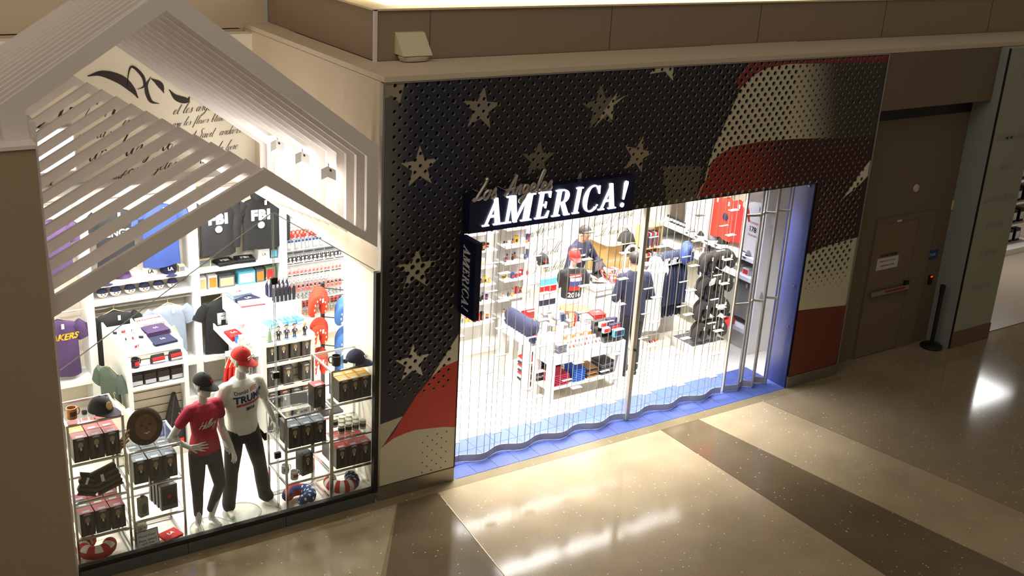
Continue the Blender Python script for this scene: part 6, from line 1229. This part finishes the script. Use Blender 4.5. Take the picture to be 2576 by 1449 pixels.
# right hand wall shelving
rs_ = thing('bay_shelving', 'white wall shelving with red and white shirts along the right wall', 'shelving', (11.62, 10.5, 0))
for y in (.25, 1.40, 2.54): MB().box(0, y, 0, .48, y+.05, 3.0).build('upright', m_white, rs_)
for z, nm in ((1.46, 'shelf'), (1.16, 'shelf'), (.36, 'ledge')): MB().box(-.02, .30, z-.06, .48, 2.54, z).build(nm, m_white, rs_)
MB().box(.10, .30, 0, .48, 2.54, .30).build('base', m_cream2, rs_)
def rgar(label, y, z, m, k='tee', h_=.62, w_=.52, seed=0, prints=(), cat='t-shirt', nm='t_shirt'): return garment(nm, label, (11.74, y, z), -PI/2-.0, m, k, w_, h_, seed, prints, cat, 'shirts along the right wall')
m_rsh = mat('scarlet_cloth', (216, 52, 34), .8)
g_ = rgar('bright red t-shirt with blue badge on the right wall', 11.62, 2.16, m_rsh, seed=60, prints=[('LA', .10, 0, -.28, m_prt, dict(bold=.002))]); MB().lathe([(0, 0), (.06, 0), (.058, .002), (0, .003)], 18).build('round_badge', m_nvy, g_, (0, -.056, -.27), (PI/2, 0, 0))
rgar('second bright red t-shirt, behind the one with the blue badge', 11.86, 2.16, m_rsh, seed=61); rgar('deep red t-shirt nearer than the scarlet ones', 11.40, 2.18, m_red, seed=62)
rgar('white t-shirt lettered 1781 nearest on the right wall', 11.02, 2.26, m_cream2, h_=.78, w_=.56, seed=63, prints=[('LOS ANGELES', .045, 0, -.30, m_red, {}), ('1781', .11, 0, -.40, m_blk, dict(bold=.002)), ('CALIFORNIA', .045, 0, -.49, m_red, {})])
rgar('white t-shirt with red trim, fourth from the near end of the right wall', 12.14, 2.10, m_cream2, seed=64); rgar('white t-shirt beside the trimmed one on the right wall', 12.40, 2.08, m_cream2, seed=65); rgar('dark brown shirt farthest on the right wall', 12.68, 2.1, m_boxd, seed=66)
rgar('grey shirt hanging low at the near end of the right wall', 11.05, 1.06, mat('olive_grey_cloth', (130, 130, 120), .85), seed=67, h_=.6); rgar('second grey shirt hanging low on the right wall', 11.32, 1.06, mat('olive_grey_cloth', (130, 130, 120), .85), seed=68, h_=.6)
rgar('black shirt hanging low in the middle of the right wall', 11.62, 1.06, m_blk, seed=69, h_=.6); rgar('dark blue shirt hanging low in the middle of the right wall', 11.78, 1.06, m_nvy, seed=70, h_=.6)
for i in range(5): cap('baseball_cap', '%s black and white cap from the near end on the right wall shelf' % ORD[i].capitalize(), (11.76, 11.44+i*.22 if i else 11.05, 1.462), -PI/2, [m_patt, m_blk][i % 2], m_blk, None, None, 'caps on the right wall shelf', s=1.0)
for i in range(6): t = mug('coffee_mug', 'black mug with white print, %s from the near end, on the far right shelf' % ORD[i], (11.72, 12.50+i*.075, 1.462), -PI/2, m_blk, m_prt, 1.0, group='black mugs on the right shelf')
for i in range(5): carton('%s white souvenir carton from the near end on the lower right shelf' % ORD[i].capitalize(), (11.72, 11.05+i*.2, 1.162), -PI/2, .12, .12, .10, m_white, [m_red, m_boxg, m_tan][i % 3], 'cartons on the lower right shelf')
# media shelf by the back wall
ms = thing('media_shelf', 'pale wooden shelf of books and discs by the back wall', 'bookshelf', (11.22, 12.86, .70)); MB().box(0, 0, 0, .38, .2, .02).box(0, 0, .34, .38, .2, .36).box(0, 0, .70, .38, .2, .72).box(0, 0, .02, .02, .2, .70).box(.36, 0, .02, .38, .2, .70).build('carcass', m_wood, ms)
for r_ in range(2):
    for i in range(9):
        tag(MB().box(0, 0, 0, .026, .15, .24).box(.004, -.001, .03, .022, 0, .2, 1).build('book', [[m_prt, m_prt, m_orange, m_red, m_prt, m_blueC][(i*(r_+1)+r_) % 6], m_boxd]), ['white', 'white', 'orange', 'red', 'white', 'blue'][(i*(r_+1)+r_) % 6]+' book, %s from the left on the %s board of the wooden shelf' % (ORD[i], ['lower', 'upper'][r_]), 'book', 'books on the wooden shelf').location = (11.255+i*.033, 12.87, .722+.34*r_)
# ------------------------------------------------------------------ people
def person(label, loc, rz, jacket, trousers, pose):
    t = thing('person', label, 'person', loc, rz); e = ell; P = pose
    g = MB(); tz = P['lean']
    def B(p): return tuple(Matrix.Rotation(0, 4, 'X') @ Vector(p)) if p[2] < .95 else tuple(Matrix.Translation((0, 0, .95)) @ Matrix.Rotation(tz, 4, 'X') @ Matrix.Translation((0, 0, -.95)) @ Vector(p))
    def ring(c, a, b_): return [B(q_) for q_ in e(c, a, b_, 20)]
    g.loft([ring((0, 0, .90), .14, .10), ring((0, 0, 1.10), .14, .10), ring((0, -.01, 1.30), .16, .11), ring((0, 0, 1.45), .12, .07)]); chain(g, [B((0, .01, 1.40)), B((0, -.005, 1.57))], [.060, .056])
    for s, sg in ((0, -1), (1, 1)):
        chain(g, [B((0, 0, 1.42)), B((sg*.185, 0, 1.41)), P['arms'][s][0], P['arms'][s][1]], [.05, .045, .035, .028]); chain(g, [(sg*.07, 0, .92), P['kn'][s], P['an'][s]], [.07, .05, .042])
    hc = B((0, -.02, 1.655)); headmesh(g, hc, 1.02, tilt=tz+P['nod'])
    for s in (0, 1):
        el_, wr = P['arms'][s]; chain(g, [Vector(el_).lerp(Vector(wr), .6), wr], [.034, .028]); d = Vector(wr)-Vector(el_); hand(g, wr, tuple(d.normalized()+Vector(P['hd'][s])), P['hn'][s], [-1, 1][s], .5, 1.08)
        a = P['an'][s]; rc(g, a, (a[0], a[1], a[2]+.12), .042, .045)
    link('body', vox(g, .008, 2, 'body', [m_skin]), t)
    g = MB(); g.loft([ring((0, 0, .90), .175, .135), ring((0, 0, 1.0), .178, .135), ring((0, 0, 1.12), .18, .13), ring((0, -.01, 1.28), .20, .14), ring((0, -.01, 1.39), .205, .135), ring((0, 0, 1.465), .17, .10), ring((0, .01, 1.52), .085, .075)])
    for s, sg in ((0, -1), (1, 1)):
        el_, wr = P['arms'][s]; shd = B((sg*.185, 0, 1.42)); rc(g, B((0, 0, 1.43)), shd, .08, .075); chain(g, [shd, el_, Vector(el_).lerp(Vector(wr), .88)], [.078, .062, .046])
    me = vox(g, .011, 2, 'jacket', [jacket]); link('jacket', me, t)
    g = MB(); g.loft([e((0, 0, .82), .165, .13), e((0, 0, .92), .17, .13), e((0, 0, .98), .165, .125)])
    for s, sg in ((0, -1), (1, 1)): chain(g, [(sg*.085, 0, .88), P['kn'][s], (P['an'][s][0], P['an'][s][1]+.005, .10)], [.105, .075, .062])
    link('trousers', vox(g, .011, 2, 'trousers', [trousers]), t)
    for s in (0, 1):
        a = P['an'][s]; MB().loft([[(a[0]+w_*math.cos(2*PI*k/14), a[1]-.06+l_*math.sin(2*PI*k/14)*1.0, z) for k in range(14)] for w_, l_, z in ((.045, .135, 0), (.05, .14, .02), (.045, .125, .045), (.036, .07, .085))]).build('shoe', m_black, t, smooth=60)
    M = Matrix.Translation(hc) @ Matrix.Rotation(tz+P['nod'], 4, 'X'); g = MB(); g.T = M; hr = []
    for i in range(15):
        rg_ = []
        for k in range(26):
            ph = PI*i/14; th_ = 2*PI*k/26; d_ = (math.sin(ph)*math.cos(th_), math.sin(ph)*math.sin(th_), -math.cos(ph)); f_ = 1.09
            x_, y_, z_ = .0775*d_[0]*f_, .012+.096*d_[1]*f_, .03+.090*d_[2]*f_
            lim = .075 if y_ < -.045 else lerp(.075, -.045, min(1, (y_+.045)/.075))
            if z_ < lim: x_, y_, z_ = x_*.82, .012+(y_-.012)*.82, max(z_, lim-.02)*.9
            rg_.append((x_, y_, z_))
        hr.append(rg_)
    g.loft(hr); g.build('hair', m_hair, t, smooth=60)
    g = MB(); g.T = M
    for s in (-1, 1): g.ball((s*.03, -.083, .004), (.009, .004, .004), 8, 5); g.box(s*.03-.015, -.086, .018, s*.03+.015, -.080, .023)
    g.build('eyes_and_brows', m_black, t); return t, me
tc_, me_ = person('man in navy jacket with chest badges writing behind the sales counter', (9.66, 12.62, 0), .35, mat('navy_uniform', (26, 25, 54), .8), m_denim2, dict(lean=.22, nod=.30, arms=[((-.33, -.16, 1.14), (-.12, -.40, 1.06)), ((.36, -.16, 1.16), (.22, -.42, 1.10))], hd=[(0, -.1, -.1), (0, -.2, 0)], hn=[(0, 0, -1), (0, 0, -1)], kn=[(-.10, -.03, .48), (.10, -.03, .48)], an=[(-.11, .03, .06), (.11, .03, .06)]))
for x, z, m2, nm_, r_ in ((.10, 1.35, m_prt, 'round_badge', .034), (.10, 1.35, m_nvy, 'round_badge', .024)): wrap(MB().prism([(x+r_*math.cos(a*PI/8), z+r_*math.sin(a*PI/8)) for a in range(16)], -.5, -.499).build(nm_, m2, tc_), me_, off=.012 if m2 == m_prt else .015, sub=False)
wrap(MB().prism([(-.13, 1.32), (-.05, 1.32), (-.05, 1.35), (-.13, 1.35)], -.5, -.499).build('name_tag', m_prt, tc_), me_, off=.012)
tag(MB().box(-.11, -.15, 0, .11, .15, .004).build('paper_sheet', m_prt, None, (9.82, 12.22, 1.03), (.25, .1, -.3)), 'white paper sheet held by the man behind the counter', 'paper')
tag(MB().box(-.10, -.14, 0, .10, .14, .004).build('paper_sheet', m_prt, None, (9.98, 12.20, .968), (0, 0, .2)), 'white paper sheet lying on the sales counter', 'paper')
person('man in navy jacket and dark trousers seen from behind by the centre post', (9.58, 11.07, 0), PI-.25, mat('navy_blazer', (26, 28, 52), .85), mat('black_wool', (26, 26, 32), .85), dict(lean=.10, nod=.22, arms=[((-.27, -.02, 1.14), (-.15, -.26, 1.02)), ((.27, -.02, 1.14), (.15, -.26, 1.04))], hd=[(0, 0, 0), (0, 0, 0)], hn=[(1, 0, 0), (-1, 0, 0)], kn=[(-.09, -.02, .48), (.09, -.02, .48)], an=[(-.085, .03, .06), (.085, .05, .06)]))
